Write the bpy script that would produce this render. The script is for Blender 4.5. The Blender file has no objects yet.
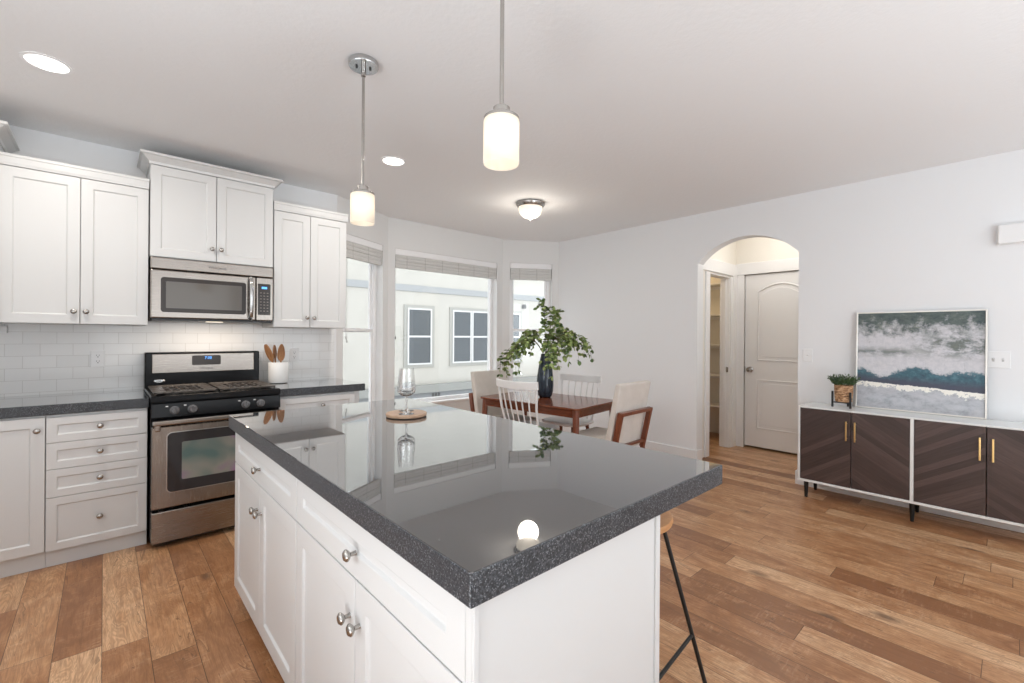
import bpy, bmesh, math, random
from mathutils import Vector, Matrix, Quaternion
random.seed(7)
SC = bpy.context.scene
COL = SC.collection
PI = math.pi

# ------------------------------------------------------------------ camera
TH, RO, CAMH = math.radians(42.1119), math.radians(-0.388), 1.3147
fw = Vector((math.sin(TH), math.cos(TH), 0)); rt = Vector((math.cos(TH), -math.sin(TH), 0)); up = Vector((0, 0, 1))
rt2 = rt*math.cos(RO) - up*math.sin(RO); up2 = rt*math.sin(RO) + up*math.cos(RO)
cam = bpy.data.cameras.new('camera'); cam_o = bpy.data.objects.new('camera', cam); COL.objects.link(cam_o)
mw = Matrix.Identity(4)
for i in range(3):
    mw[i][0] = rt2[i]; mw[i][1] = up2[i]; mw[i][2] = -fw[i]
mw[2][3] = CAMH
cam_o.matrix_world = mw
cam.sensor_width = 36; cam.lens = 451.381/1024*36; cam.shift_y = -(341.5-336.056)/1024
cam.clip_start = 0.02; cam.clip_end = 200
SC.camera = cam_o

# ------------------------------------------------------------------ world, light, exposure
w = bpy.data.worlds.new('overcast_sky'); SC.world = w; w.use_nodes = True
bg = w.node_tree.nodes['Background']; bg.inputs[0].default_value = (0.93, 0.968, 1.0, 1); bg.inputs[1].default_value = 2.3
vs = SC.view_settings
vs.view_transform = 'Standard'; vs.look = 'None'; vs.gamma = 1; vs.exposure = 0.17; vs.use_curve_mapping = False
SC.cycles.use_denoising = True
SC.cycles.max_bounces = 12; SC.cycles.diffuse_bounces = 6; SC.cycles.glossy_bounces = 6; SC.cycles.transmission_bounces = 10; SC.cycles.transparent_max_bounces = 16
SC.cycles.sample_clamp_indirect = 6; SC.cycles.caustics_reflective = False; SC.cycles.caustics_refractive = False

def area(name, loc, to, sx, sy, power, color=(1, 1, 1)):
    l = bpy.data.lights.new(name, 'AREA'); l.shape = 'RECTANGLE'; l.size = sx; l.size_y = sy; l.energy = power; l.color = color
    o = bpy.data.objects.new(name, l); COL.objects.link(o); o.location = loc
    o.rotation_euler = (Vector(to)-Vector(loc)).to_track_quat('-Z', 'Y').to_euler()
    return o
# area lamps added to fill from assumed windows behind the camera, all unseen
DAY_FILL = (0.85, 0.94, 1)
area('daylight_fill', (0.9, -3.15, 1.5), (0.9, 0, 1.5), 2.0, 1.7, 5, DAY_FILL)
area('daylight_fill', (3.2, -3.15, 1.5), (3.2, 0, 1.5), 1.6, 1.7, 13, DAY_FILL)
# added fill lamp in an invented window opening of the unseen left wall
area('daylight_fill', (-1.07, 1.15, 1.65), (2, 1.15, 1.55), 1.7, 1.1, 7, DAY_FILL)
# upward fill lamps added unseen near the floor to brighten the ceiling
area('ceiling_fill', (-0.75, 0.35, 0.2), (-0.7, 0.4, 2.616), 0.6, 0.9, 23, (0.95, 0.98, 1))
area('ceiling_fill', (1.5, -2.0, 0.25), (1.55, -1.9, 2.616), 1.0, 1.0, 80, (0.80, 0.92, 1))

# ------------------------------------------------------------------ dimensions
H = 2.616; YA = 4.2155; XB = 4.649; XL = -1.1; YF = -3.2
W1, C1, C2, W2 = (1.605, 4.2155), (2.31, 4.595), (3.975, 4.595), (4.649, 4.19)

# ------------------------------------------------------------------ mesh helpers
class B:
    """collects shapes in a bmesh; origin is subtracted so that world numbers can be typed in"""
    def __init__(s, root=None, local=False):
        s.bm = bmesh.new(); s.root = root
        s.off = Vector((0, 0, 0)) if (root is None or local) else Vector(root.location)
    def face(s, vs):
        try: return s.bm.faces.new(vs)
        except ValueError: return None
    def box(s, x0, x1, y0, y1, z0, z1, mi=0):
        v = [s.bm.verts.new((x, y, z)) for z in (z0, z1) for y in (y0, y1) for x in (x0, x1)]
        for f in ((0, 2, 3, 1), (4, 5, 7, 6), (0, 1, 5, 4), (2, 6, 7, 3), (0, 4, 6, 2), (1, 3, 7, 5)):
            fc = s.face([v[i] for i in f]); fc.material_index = mi
        return s
    def prism(s, pts, axis, a, b):
        """pts: 2-D outline; axis 'x','y','z' extrudes from a to b; the 2-D plane is (y,z),(x,z),(x,y)"""
        def P(p, t):
            return {'x': (t, p[0], p[1]), 'y': (p[0], t, p[1]), 'z': (p[0], p[1], t)}[axis]
        va = [s.bm.verts.new(P(p, a)) for p in pts]; vb = [s.bm.verts.new(P(p, b)) for p in pts]
        s.face(va[::-1]); s.face(vb); n = len(pts)
        for i in range(n): s.face([va[i], va[(i+1) % n], vb[(i+1) % n], vb[i]])
        return s
    def ring(s, c, q, r, n):
        return [s.bm.verts.new(Vector(c) + q @ Vector((r*math.cos(2*PI*i/n), r*math.sin(2*PI*i/n), 0))) for i in range(n)]
    def lathe(s, c, prof, n=24, axis=(0, 0, 1), caps=True):
        q = Vector(axis).normalized().to_track_quat('Z', 'Y'); ax = Vector(axis).normalized(); rings = []
        for r, z in prof:
            p = Vector(c) + ax*z
            rings.append([s.bm.verts.new(p)] if r < 1e-6 else s.ring(p, q, r, n))
        for a, b in zip(rings, rings[1:]):
            for i in range(n):
                j = (i+1) % n
                if len(a) == 1 and len(b) == 1: continue
                if len(a) == 1: s.face([a[0], b[j], b[i]])
                elif len(b) == 1: s.face([a[i], a[j], b[0]])
                else: s.face([a[i], a[j], b[j], b[i]])
        if caps:
            if len(rings[0]) > 1: s.face(rings[0][::-1])
            if len(rings[-1]) > 1: s.face(rings[-1])
        return s
    def tube(s, pts, r, n=10, closed=False):
        pts = [Vector(p) for p in pts]; m = len(pts); rs = r if isinstance(r, (list, tuple)) else [r]*m
        rings = []; q = None
        for i, p in enumerate(pts):
            a = pts[i-1] if (i > 0 or closed) else pts[i]; b = pts[(i+1) % m] if (i < m-1 or closed) else pts[i]
            t = (b-a).normalized()
            if q is None: q = t.to_track_quat('Z', 'Y')
            else:
                cur = q @ Vector((0, 0, 1)); q = cur.rotation_difference(t) @ q
            rings.append(s.ring(p, q, rs[i], n))
        for k in range(m if closed else m-1):
            a, b = rings[k], rings[(k+1) % m]
            for i in range(n): s.face([a[i], a[(i+1) % n], b[(i+1) % n], b[i]])
        if not closed: s.face(rings[0][::-1]); s.face(rings[-1])
        return s
    def bar(s, p0, p1, sx, sy, tx=None, ty=None):
        """tapered rectangular bar"""
        p0, p1 = Vector(p0), Vector(p1); q = (p1-p0).normalized().to_track_quat('Z', 'Y')
        tx = sx if tx is None else tx; ty = sy if ty is None else ty
        a = [s.bm.verts.new(p0 + q @ Vector((i*sx/2, j*sy/2, 0))) for i, j in ((-1, -1), (1, -1), (1, 1), (-1, 1))]
        b = [s.bm.verts.new(p1 + q @ Vector((i*tx/2, j*ty/2, 0))) for i, j in ((-1, -1), (1, -1), (1, 1), (-1, 1))]
        s.face(a[::-1]); s.face(b)
        for i in range(4): s.face([a[i], a[(i+1) % 4], b[(i+1) % 4], b[i]])
        return s
    def shaker(s, o, u, w, W, Hh, t=0.02, fr=0.055, rec=0.008):
        """recessed-panel door; o lower corner at the back, u along the width, w outwards"""
        o, u, w = Vector(o), Vector(u), Vector(w); v = Vector((0, 0, 1))
        def R(i, d): return [s.bm.verts.new(o + u*a + v*b + w*d) for a, b in ((i, i), (W-i, i), (W-i, Hh-i), (i, Hh-i))]
        a, b, c, d = R(0, 0), R(0, t), R(fr, t), R(fr+0.006, t-rec)
        s.face(a[::-1])
        for p, q in ((a, b), (b, c), (c, d)):
            for i in range(4): s.face([p[i], p[(i+1) % 4], q[(i+1) % 4], q[i]])
        s.face(d); return s
    def done(s, name, mat, parent=None, bevel=0, smooth=None, seg=2, loc=None, rotz=0):
        bm = s.bm
        bmesh.ops.recalc_face_normals(bm, faces=bm.faces)
        if s.off.length: bmesh.ops.translate(bm, verts=bm.verts, vec=-s.off)
        me = bpy.data.meshes.new(name); bm.to_mesh(me); bm.free()
        for m in (mat if isinstance(mat, (list, tuple)) else [mat]): me.materials.append(m)
        if smooth is not None:
            me.shade_smooth(); me.set_sharp_from_angle(angle=math.radians(smooth))
        o = bpy.data.objects.new(name, me); COL.objects.link(o)
        p = parent or s.root
        if p is not None: o.parent = p
        if loc is not None: o.location = loc; o.rotation_euler = (0, 0, rotz)
        if bevel:
            md = o.modifiers.new('edge', 'BEVEL'); md.width = bevel; md.segments = seg; md.limit_method = 'ANGLE'; md.angle_limit = math.radians(40)
        return o

def slab(x0, x1, y0, y1, z0, z1, name, bevel):
    b = B().box(x0, x1, y0, y1, z0, z1)
    bmesh.ops.recalc_face_normals(b.bm, faces=b.bm.faces); b.bm.normal_update()
    for f in b.bm.faces: f.material_index = 0 if abs(f.normal.z) > 0.5 else 1
    return b.done(name, [M['granite'], M['granite_edge']], bevel=bevel)
def thing(name, label, cat, loc=(0, 0, 0), rotz=0, group=None):
    o = bpy.data.objects.new(name, None); COL.objects.link(o); o.location = loc; o.rotation_euler = (0, 0, rotz); o.empty_display_size = 0.05
    o['label'] = label; o['category'] = cat
    if group: o['group'] = group
    return o
def tag(o, label, cat, group=None):
    o['label'] = label; o['category'] = cat
    if group: o['group'] = group
    return o
def struct(o, label=None, cat=None):
    o['kind'] = 'structure'
    if label: o['label'] = label
    if cat: o['category'] = cat
    return o
def dup(root, loc, rotz, label, name=None):
    r = root.copy(); COL.objects.link(r); r.location = loc; r.rotation_euler = (0, 0, rotz); r['label'] = label
    for ch in list(root.children):
        c = ch.copy(); COL.objects.link(c); c.parent = r
        for g in ch.children:
            d = g.copy(); COL.objects.link(d); d.parent = c
    return r

# ------------------------------------------------------------------ materials
class N:
    def __init__(s, name):
        s.m = bpy.data.materials.new(name); s.m.use_nodes = True; s.t = s.m.node_tree; s.b = s.t.nodes['Principled BSDF']
        s.out = s.t.nodes['Material Output']
    def n(s, typ, **kw):
        x = s.t.nodes.new(typ)
        for k, v in kw.items(): setattr(x, k, v)
        return x
    def l(s, a, b): s.t.links.new(a, b)
    def val(s, sock, v):
        if hasattr(v, 'is_output'): s.l(v, sock)
        else: sock.default_value = v
    def math(s, op, a, b=0.0, c=None):
        x = s.n('ShaderNodeMath', operation=op); s.val(x.inputs[0], a); s.val(x.inputs[1], b)
        if c is not None: s.val(x.inputs[2], c)
        return x.outputs[0]
    def coord(s, kind='Object', scale=(1, 1, 1)):
        c = s.n('ShaderNodeTexCoord'); mp = s.n('ShaderNodeMapping'); mp.inputs['Scale'].default_value = scale
        s.l(c.outputs[kind], mp.inputs[0]); return mp.outputs[0]
    def xyz(s, v):
        x = s.n('ShaderNodeSeparateXYZ'); s.l(v, x.inputs[0]); return x.outputs
    def comb(s, x, y, z):
        c = s.n('ShaderNodeCombineXYZ')
        for i, v in enumerate((x, y, z)): s.val(c.inputs[i], v)
        return c.outputs[0]
    def noise(s, vec, scale=5, detail=4, rough=0.5, dist=0.0):
        x = s.n('ShaderNodeTexNoise'); s.l(vec, x.inputs['Vector']); x.inputs['Scale'].default_value = scale
        x.inputs['Detail'].default_value = detail; x.inputs['Roughness'].default_value = rough; x.inputs['Distortion'].default_value = dist
        return x.outputs['Fac']
    def white(s, vec):
        x = s.n('ShaderNodeTexWhiteNoise', noise_dimensions='3D'); s.l(vec, x.inputs['Vector']); return x.outputs['Value']
    def ramp(s, fac, stops, interp='LINEAR'):
        x = s.n('ShaderNodeValToRGB'); s.val(x.inputs[0], fac); cr = x.color_ramp; cr.interpolation = interp
        while len(cr.elements) < len(stops): cr.elements.new(0.5)
        for e, (p, c) in zip(cr.elements, stops):
            e.position = p; e.color = (*c, 1) if len(c) == 3 else c
        return x.outputs[0]
    def mix(s, fac, a, b, blend='MIX'):
        x = s.n('ShaderNodeMix', data_type='RGBA', blend_type=blend); s.val(x.inputs[0], fac)
        for i, v in ((6, a), (7, b)):
            if isinstance(v, tuple): x.inputs[i].default_value = (*v, 1) if len(v) == 3 else v
            else: s.l(v, x.inputs[i])
        return x.outputs[2]
    def bump(s, h, strength=0.2, dist=0.01):
        x = s.n('ShaderNodeBump'); s.l(h, x.inputs['Height']); x.inputs['Strength'].default_value = strength; x.inputs['Distance'].default_value = dist
        s.l(x.outputs[0], s.b.inputs['Normal']); return x
    def set(s, **kw):
        for k, v in kw.items(): s.val(s.b.inputs[k.replace('_', ' ')], v)
        return s

def plain(name, col, rough=0.5, metal=0.0, **kw):
    m = N(name); m.set(Base_Color=(*col, 1), Roughness=rough, Metallic=metal, **kw); return m.m

def m_paint(name, col, rough=0.6, bscale=120, bst=0.06):
    m = N(name); v = m.coord('Object'); h = m.noise(v, bscale, 3); m.bump(h, bst, 0.004)
    m.set(Base_Color=(*col, 1), Roughness=rough); return m.m

M = {}
M['wall'] = m_paint('wall_paint', (0.80, 0.805, 0.815))
M['bay'] = m_paint('bay_paint', (0.74, 0.74, 0.735))
M['ceil'] = m_paint('ceiling_paint', (0.84, 0.84, 0.845), 0.8, 38, 0.4)
M['cream'] = m_paint('cream_paint', (0.82, 0.79, 0.73))
M['trim'] = m_paint('trim_paint', (0.84, 0.84, 0.84), 0.35, 60, 0.01)
M['cab'] = m_paint('cabinet_paint', (0.625, 0.625, 0.62), 0.38, 90, 0.01)
M['vinyl'] = plain('vinyl_white', (0.88, 0.88, 0.89), 0.3)
M['plastic'] = plain('white_plastic', (0.82, 0.82, 0.82), 0.35)
M['dark_slot'] = plain('socket_slot', (0.05, 0.05, 0.05), 0.6)
M['grey_well'] = plain('switch_well', (0.5, 0.5, 0.5), 0.5)
M['nickel'] = plain('brushed_nickel', (0.42, 0.40, 0.375), 0.27, 1.0)
M['chrome'] = plain('chrome', (0.55, 0.55, 0.55), 0.14, 1.0)
M['gold'] = plain('brass', (0.83, 0.58, 0.25), 0.3, 1.0)
M['black_metal'] = plain('black_metal', (0.02, 0.02, 0.02), 0.45, 0.3)
M['black_enamel'] = plain('black_enamel', (0.008, 0.008, 0.009), 0.16, Specular_IOR_Level=0.16)
M['black_plastic'] = plain('black_plastic', (0.03, 0.03, 0.032), 0.4)
M['grey_knob'] = plain('grey_knob', (0.12, 0.12, 0.125), 0.4)
M['iron'] = plain('cast_iron', (0.085, 0.07, 0.06), 0.3)
M['burner'] = plain('burner_cap', (0.025, 0.023, 0.022), 0.5)
M['dark_glass'] = plain('oven_glass', (0.03, 0.028, 0.03), 0.06)
M['mw_mesh'] = plain('microwave_window', (0.10, 0.088, 0.075), 0.1)
M['white_lac'] = plain('white_lacquer', (0.80, 0.81, 0.80), 0.22)
M['white_chair'] = plain('white_chair_paint', (0.84, 0.84, 0.84), 0.32)
M['ceramic'] = plain('white_ceramic', (0.85, 0.84, 0.82), 0.2)
M['cord'] = plain('cord', (0.55, 0.55, 0.53), 0.7)
M['ext_trim'] = plain('ext_trim', (0.36, 0.355, 0.33), 0.7)
M['ext_band'] = plain('ext_band', (0.34, 0.35, 0.36), 0.7)
M['ext_ledge'] = plain('ext_ledge', (0.27, 0.275, 0.262), 0.7)
M['ext_belt'] = m_paint('ext_belt', (0.20, 0.21, 0.22), 0.7, 30, 0.1)
M['ext_frame'] = plain('ext_frame', (0.62, 0.62, 0.62), 0.4)
M['ext_glass'] = plain('ext_glass', (0.065, 0.078, 0.090), 0.12)
M['ext_ground'] = plain('ext_ground', (0.5, 0.5, 0.49), 0.9)
M['lcd'] = N('lcd'); M['lcd'].set(Base_Color=(0.02, 0.08, 0.3, 1), Emission_Color=(0.12, 0.42, 1.0, 1), Emission_Strength=1.6); M['lcd'] = M['lcd'].m
M['black_glossy'] = plain('display_glass', (0.04, 0.033, 0.03), 0.15, Specular_IOR_Level=0.25)

def m_stucco():
    m = N('stucco'); v = m.coord('Object'); f = m.noise(v, 1.5, 3)
    m.set(Base_Color=m.ramp(f, [(0.3, (0.48, 0.462, 0.425)), (0.7, (0.515, 0.495, 0.455))]), Roughness=0.9); m.bump(m.noise(v, 60, 4), 0.3, 0.01); return m.m
M['stucco'] = m_stucco()

def m_steel(name, stretch, base=(0.33, 0.295, 0.265)):
    m = N(name); v = m.coord('Object', stretch); f = m.noise(v, 10, 5, 0.6)
    m.set(Base_Color=m.ramp(f, [(0.3, tuple(c*0.88 for c in base)), (0.7, base)]), Metallic=1.0, Roughness=m.math('MULTIPLY_ADD', f, 0.12, 0.2)); return m.m
M['steel'] = m_steel('stainless_steel', (1, 1, 40))
M['steel_v'] = m_steel('stainless_vertical', (40, 40, 1))

def m_granite(name, honed=False):
    m = N(name); v = m.coord('Object')
    vo = m.n('ShaderNodeTexVoronoi'); m.l(v, vo.inputs['Vector']); vo.inputs['Scale'].default_value = 420
    n1 = m.noise(v, 240, 3, 0.6); n2 = m.noise(v, 4, 4, 0.6)
    c1 = m.ramp(n1, [(0.33, (0.020, 0.022, 0.026)), (0.52, (0.034, 0.037, 0.043)), (0.70, (0.066, 0.070, 0.078))])
    x = m.xyz(vo.outputs['Color'])
    c2 = m.mix(m.math('GREATER_THAN', x[0], 0.9), c1, (0.095, 0.10, 0.108))
    # a few faint pale veins
    vv = m.noise(v, 2.2, 5, 0.6, 0.8); vein = m.math('LESS_THAN', m.math('ABSOLUTE', m.math('SUBTRACT', vv, 0.46)), 0.0022)
    patch = m.math('GREATER_THAN', n2, 0.56)
    c3 = m.mix(m.math('MULTIPLY', m.math('MULTIPLY', vein, patch), 0.3), c2, (0.3, 0.3, 0.29))
    if honed:
        c1 = m.ramp(n1, [(0.35, (0.013, 0.0145, 0.017)), (0.52, (0.034, 0.037, 0.043)), (0.70, (0.10, 0.106, 0.117))])
        m.set(Base_Color=m.mix(m.math('GREATER_THAN', x[0], 0.9), c1, (0.15, 0.158, 0.17)), Roughness=0.38, IOR=1.4); return m.m
    m.set(Base_Color=c3, Roughness=0.03, IOR=1.6, Coat_Weight=1.0, Coat_IOR=1.75, Coat_Roughness=0.02); return m.m
M['granite'] = m_granite('granite'); M['granite_edge'] = m_granite('granite_edge', True)

def m_floor():
    m = N('oak_planks'); v = m.coord('Object'); x = m.xyz(v)
    W, L = 0.149, 1.22
    rx = m.math('DIVIDE', x[0], W); row = m.math('FLOOR', rx)
    roff = m.white(m.comb(row, 3.0, 7.0))
    ry = m.math('ADD', m.math('DIVIDE', x[1], L), m.math('MULTIPLY', roff, 5.37)); col = m.math('FLOOR', ry)
    pid = m.comb(row, col, 1.0); r1 = m.white(pid); r2 = m.white(m.comb(row, col, 9.0))
    # grain coordinates, shifted per plank
    gx = m.math('ADD', x[0], m.math('MULTIPLY', r1, 31.0)); gy = m.math('ADD', x[1], m.math('MULTIPLY', r2, 17.0))
    g1 = m.noise(m.comb(m.math('MULTIPLY', gx, 7.0), m.math('MULTIPLY', gy, 1.0), r1), 1.7, 3, 0.5, 1.2)
    rings = m.math('SINE', m.math('MULTIPLY', g1, 120.0))
    g2 = m.noise(m.comb(m.math('MULTIPLY', gx, 60.0), m.math('MULTIPLY', gy, 3.0), r2), 2.0, 5, 0.65)
    blot = m.noise(m.comb(m.math('MULTIPLY', gx, 2.2), m.math('MULTIPLY', gy, 1.0), r2), 3.6, 5, 0.65, 1.0)
    streak = m.noise(m.comb(m.math('MULTIPLY', gx, 16.0), m.math('MULTIPLY', gy, 1.3), r1), 1.5, 4, 0.6, 0.6)
    saw = m.noise(m.comb(m.math('MULTIPLY', gx, 7.0), m.math('MULTIPLY', gy, 42.0), r1), 2.0, 3, 0.6, 0.6)
    tone = m.math('ADD', m.math('MULTIPLY', r1, 0.36), m.math('ADD', m.math('MULTIPLY', blot, 0.52), m.math('MULTIPLY', streak, 0.12)))
    base = m.ramp(tone, [(0.33, (0.26, 0.112, 0.046)), (0.44, (0.41, 0.195, 0.086)), (0.54, (0.56, 0.305, 0.150)), (0.68, (0.74, 0.47, 0.27))])
    c = m.mix(m.math('MULTIPLY', m.math('MULTIPLY_ADD', rings, 0.5, 0.5), 0.42), base, (0.25, 0.108, 0.046))
    c = m.mix(m.ramp(g2, [(0.44, (0, 0, 0)), (0.74, (0.55, 0.55, 0.55))]), c, (0.20, 0.085, 0.036))
    c = m.mix(m.ramp(streak, [(0.56, (0, 0, 0)), (0.72, (0.55, 0.55, 0.55))]), c, (0.17, 0.072, 0.032))
    c = m.mix(m.math('MULTIPLY', m.ramp(saw, [(0.50, (0, 0, 0)), (0.8, (0.28, 0.28, 0.28))]), m.ramp(blot, [(0.45, (0, 0, 0)), (0.6, (1, 1, 1))])), c, (0.78, 0.55, 0.36))
    crack = m.math('MULTIPLY', m.math('LESS_THAN', m.math('ABSOLUTE', m.math('SUBTRACT', g1, 0.52)), 0.005), m.math('GREATER_THAN', blot, 0.5))
    c = m.mix(m.math('MULTIPLY', crack, 0.5), c, (0.10, 0.042, 0.02))
    # knots
    kv = m.n('ShaderNodeTexVoronoi'); m.l(m.comb(m.math('MULTIPLY', gx, 3.4), m.math('MULTIPLY', gy, 1.7), 0.0), kv.inputs['Vector']); kv.inputs['Scale'].default_value = 1.0
    kd = m.math('ADD', kv.outputs['Distance'], m.math('MULTIPLY', m.math('SUBTRACT', g2, 0.5), 0.06))
    c = m.mix(m.ramp(kd, [(0.0, (0.85, 0.85, 0.85)), (0.05, (0.7, 0.7, 0.7)), (0.13, (0, 0, 0))]), c, (0.07, 0.032, 0.018))
    fx = m.math('FRACT', rx); fy = m.math('FRACT', ry)
    ex = m.math('MINIMUM', fx, m.math('SUBTRACT', 1.0, fx)); ey = m.math('MINIMUM', fy, m.math('SUBTRACT', 1.0, fy))
    gap = m.math('MINIMUM', m.math('MULTIPLY', ex, W), m.math('MULTIPLY', ey, L))
    line = m.math('LESS_THAN', gap, 0.0013)
    c = m.mix(m.math('MULTIPLY', line, 0.75), c, (0.04, 0.02, 0.012))
    hgt = m.math('ADD', m.math('MINIMUM', m.math('MULTIPLY', gap, 300.0), 1.0), m.math('MULTIPLY', g2, 0.35))
    m.bump(hgt, 0.12, 0.003)
    m.set(Base_Color=c, Roughness=m.math('MULTIPLY_ADD', g2, 0.18, 0.24)); return m.m
M['floor'] = m_floor()

def m_tile():
    m = N('subway_tile'); v = m.coord('Object'); x = m.xyz(v)
    br = m.n('ShaderNodeTexBrick'); br.offset = 0.5; br.squash = 1.0
    m.l(m.comb(x[0], x[2], 0.0), br.inputs['Vector'])
    br.inputs['Scale'].default_value = 1.0; br.inputs['Brick Width'].default_value = 0.153; br.inputs['Row Height'].default_value = 0.0777
    br.inputs['Mortar Size'].default_value = 0.0014; br.inputs['Mortar Smooth'].default_value = 0.3
    br.inputs['Color1'].default_value = (0.83, 0.83, 0.82, 1); br.inputs['Color2'].default_value = (0.80, 0.80, 0.79, 1); br.inputs['Mortar'].default_value = (0.60, 0.59, 0.57, 1)
    b = m.bump(br.outputs['Fac'], 0.35, 0.003); b.invert = True
    m.set(Base_Color=br.outputs['Color'], Roughness=m.math('MULTIPLY_ADD', br.outputs['Fac'], 0.5, 0.12)); return m.m
M['tile'] = m_tile()

def m_wood(name, dark, light, axis=(1, 1, 12), scale=4, rough=0.35):
    m = N(name); v = m.coord('Object', axis); a = m.noise(v, scale, 5, 0.6, 1.2); b = m.noise(v, scale*9, 4, 0.6)
    f = m.math('ADD', m.math('MULTIPLY', a, 0.7), m.math('MULTIPLY', b, 0.3))
    m.set(Base_Color=m.ramp(f, [(0.3, dark), (0.7, light)]), Roughness=rough); return m.m
M['walnut'] = m_wood('red_walnut', (0.10, 0.028, 0.014), (0.25, 0.078, 0.036), (12, 1.2, 12), 3, 0.14)
M['walnut_leg'] = m_wood('red_walnut_leg', (0.12, 0.032, 0.016), (0.24, 0.075, 0.035), (14, 14, 1.2), 3, 0.3)
M['board'] = m_wood('acacia_board', (0.36, 0.20, 0.12), (0.66, 0.46, 0.32), (2, 9, 9), 3, 0.4)
M['spoon'] = m_wood('spoon_wood', (0.27, 0.11, 0.045), (0.52, 0.27, 0.12), (8, 8, 1), 8, 0.45)
M['seat_wood'] = m_wood('stool_wood', (0.42, 0.19, 0.075), (0.60, 0.31, 0.13), (1, 12, 12), 3, 0.4)

def m_chevron():
    m = N('chevron_wood'); v = m.coord('Object'); x = m.xyz(v)
    yy = m.math('MULTIPLY', x[1], m.math('MULTIPLY_ADD', m.math('LESS_THAN', x[1], 0.0), -0.0447, 0.9915))
    pp = m.math('PINGPONG', yy, 0.3525)                 # distance from the meeting line of each pair of doors
    d = m.math('SUBTRACT', 0.3525, pp)
    t = m.math('ADD', x[2], m.math('MULTIPLY', d, 0.66)); s = m.math('SUBTRACT', m.math('MULTIPLY', x[2], 0.66), d)
    side = m.math('FLOOR', m.math('DIVIDE', yy, 0.3525))
    idx = m.math('FLOOR', m.math('DIVIDE', t, 0.047)); r = m.white(m.comb(idx, side, 2.0))
    g = m.noise(m.comb(m.math('MULTIPLY', t, 28.0), m.math('MULTIPLY', s, 1.6), m.math('ADD', r, side)), 3.0, 6, 0.65, 0.5)
    f = m.math('ADD', m.math('MULTIPLY', r, 0.36), m.math('MULTIPLY', g, 0.64))
    c = m.ramp(f, [(0.2, (0.036, 0.022, 0.020)), (0.5, (0.066, 0.042, 0.037)), (0.8, (0.115, 0.077, 0.068))])
    fr = m.math('FRACT', m.math('DIVIDE', t, 0.047))
    c = m.mix(m.math('MULTIPLY', m.math('LESS_THAN', fr, 0.03), 0.5), c, (0.02, 0.013, 0.012))
    m.set(Base_Color=c, Roughness=0.42); return m.m
M['chevron'] = m_chevron()

def m_fabric(name, a, b):
    m = N(name); v = m.coord('Object'); w1 = m.noise(v, 500, 2); w2 = m.noise(v, 9, 3)
    m.set(Base_Color=m.ramp(m.math('ADD', m.math('MULTIPLY', w1, 0.5), m.math('MULTIPLY', w2, 0.5)), [(0.35, a), (0.65, b)]), Roughness=0.95)
    m.bump(w1, 0.25, 0.002); return m.m
M['linen'] = m_fabric('linen', (0.60, 0.55, 0.50), (0.70, 0.655, 0.605))

def m_shade_weave():
    m = N('woven_shade'); v = m.coord('Object'); x = m.xyz(v)
    h = m.noise(m.comb(m.math('MULTIPLY', x[0], 7.0), m.math('MULTIPLY', x[2], 330.0), 1.0), 1.0, 4, 0.7)
    wv = m.math('FRACT', m.math('MULTIPLY', x[2], 26.0)); fold = m.math('LESS_THAN', wv, 0.10)
    st = m.math('LESS_THAN', m.math('FRACT', m.math('ADD', m.math('MULTIPLY', x[0], 4.2), m.math('MULTIPLY', h, 0.03))), 0.035)
    c = m.ramp(h, [(0.3, (0.50, 0.495, 0.48)), (0.7, (0.76, 0.755, 0.735))])
    c = m.mix(m.math('MULTIPLY', fold, 0.5), c, (0.42, 0.42, 0.41)); c = m.mix(m.math('MULTIPLY', st, 0.5), c, (0.33, 0.32, 0.30))
    m.set(Base_Color=c, Roughness=0.9); m.bump(h, 0.4, 0.004); return m.m
M['weave'] = m_shade_weave()

def m_basket():
    m = N('basket'); v = m.coord('Object'); x = m.xyz(v)
    n1 = m.noise(m.comb(m.math('MULTIPLY', x[0], 1.0), m.math('MULTIPLY', x[1], 1.0), m.math('MULTIPLY', x[2], 2.4)), 38, 3, 0.6)
    m.set(Base_Color=m.ramp(n1, [(0.35, (0.13, 0.058, 0.025)), (0.5, (0.40, 0.21, 0.10)), (0.65, (0.66, 0.43, 0.26))]), Roughness=0.7)
    m.bump(n1, 0.8, 0.01); return m.m
M['basket'] = m_basket()

def m_leaf(name, a, b):
    m = N(name); oi = m.n('ShaderNodeNewGeometry')
    f = oi.outputs['Random Per Island']
    m.set(Base_Color=m.ramp(f, [(0.0, a), (1.0, b)]), Roughness=0.45); return m.m
M['leaf'] = m_leaf('leaf', (0.06, 0.12, 0.03), (0.36, 0.44, 0.15))
M['leaf_dark'] = m_leaf('dark_leaf', (0.018, 0.045, 0.015), (0.075, 0.135, 0.04))
M['twig'] = plain('twig', (0.10, 0.07, 0.035), 0.7)

def m_vase():
    m = N('vase_glaze'); v = m.coord('Object', (1, 1, 0.25)); f = m.noise(v, 40, 5, 0.7)
    m.set(Base_Color=m.ramp(f, [(0.35, (0.012, 0.018, 0.028)), (0.75, (0.055, 0.075, 0.10))]), Roughness=0.16); return m.m
M['vase'] = m_vase()

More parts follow.
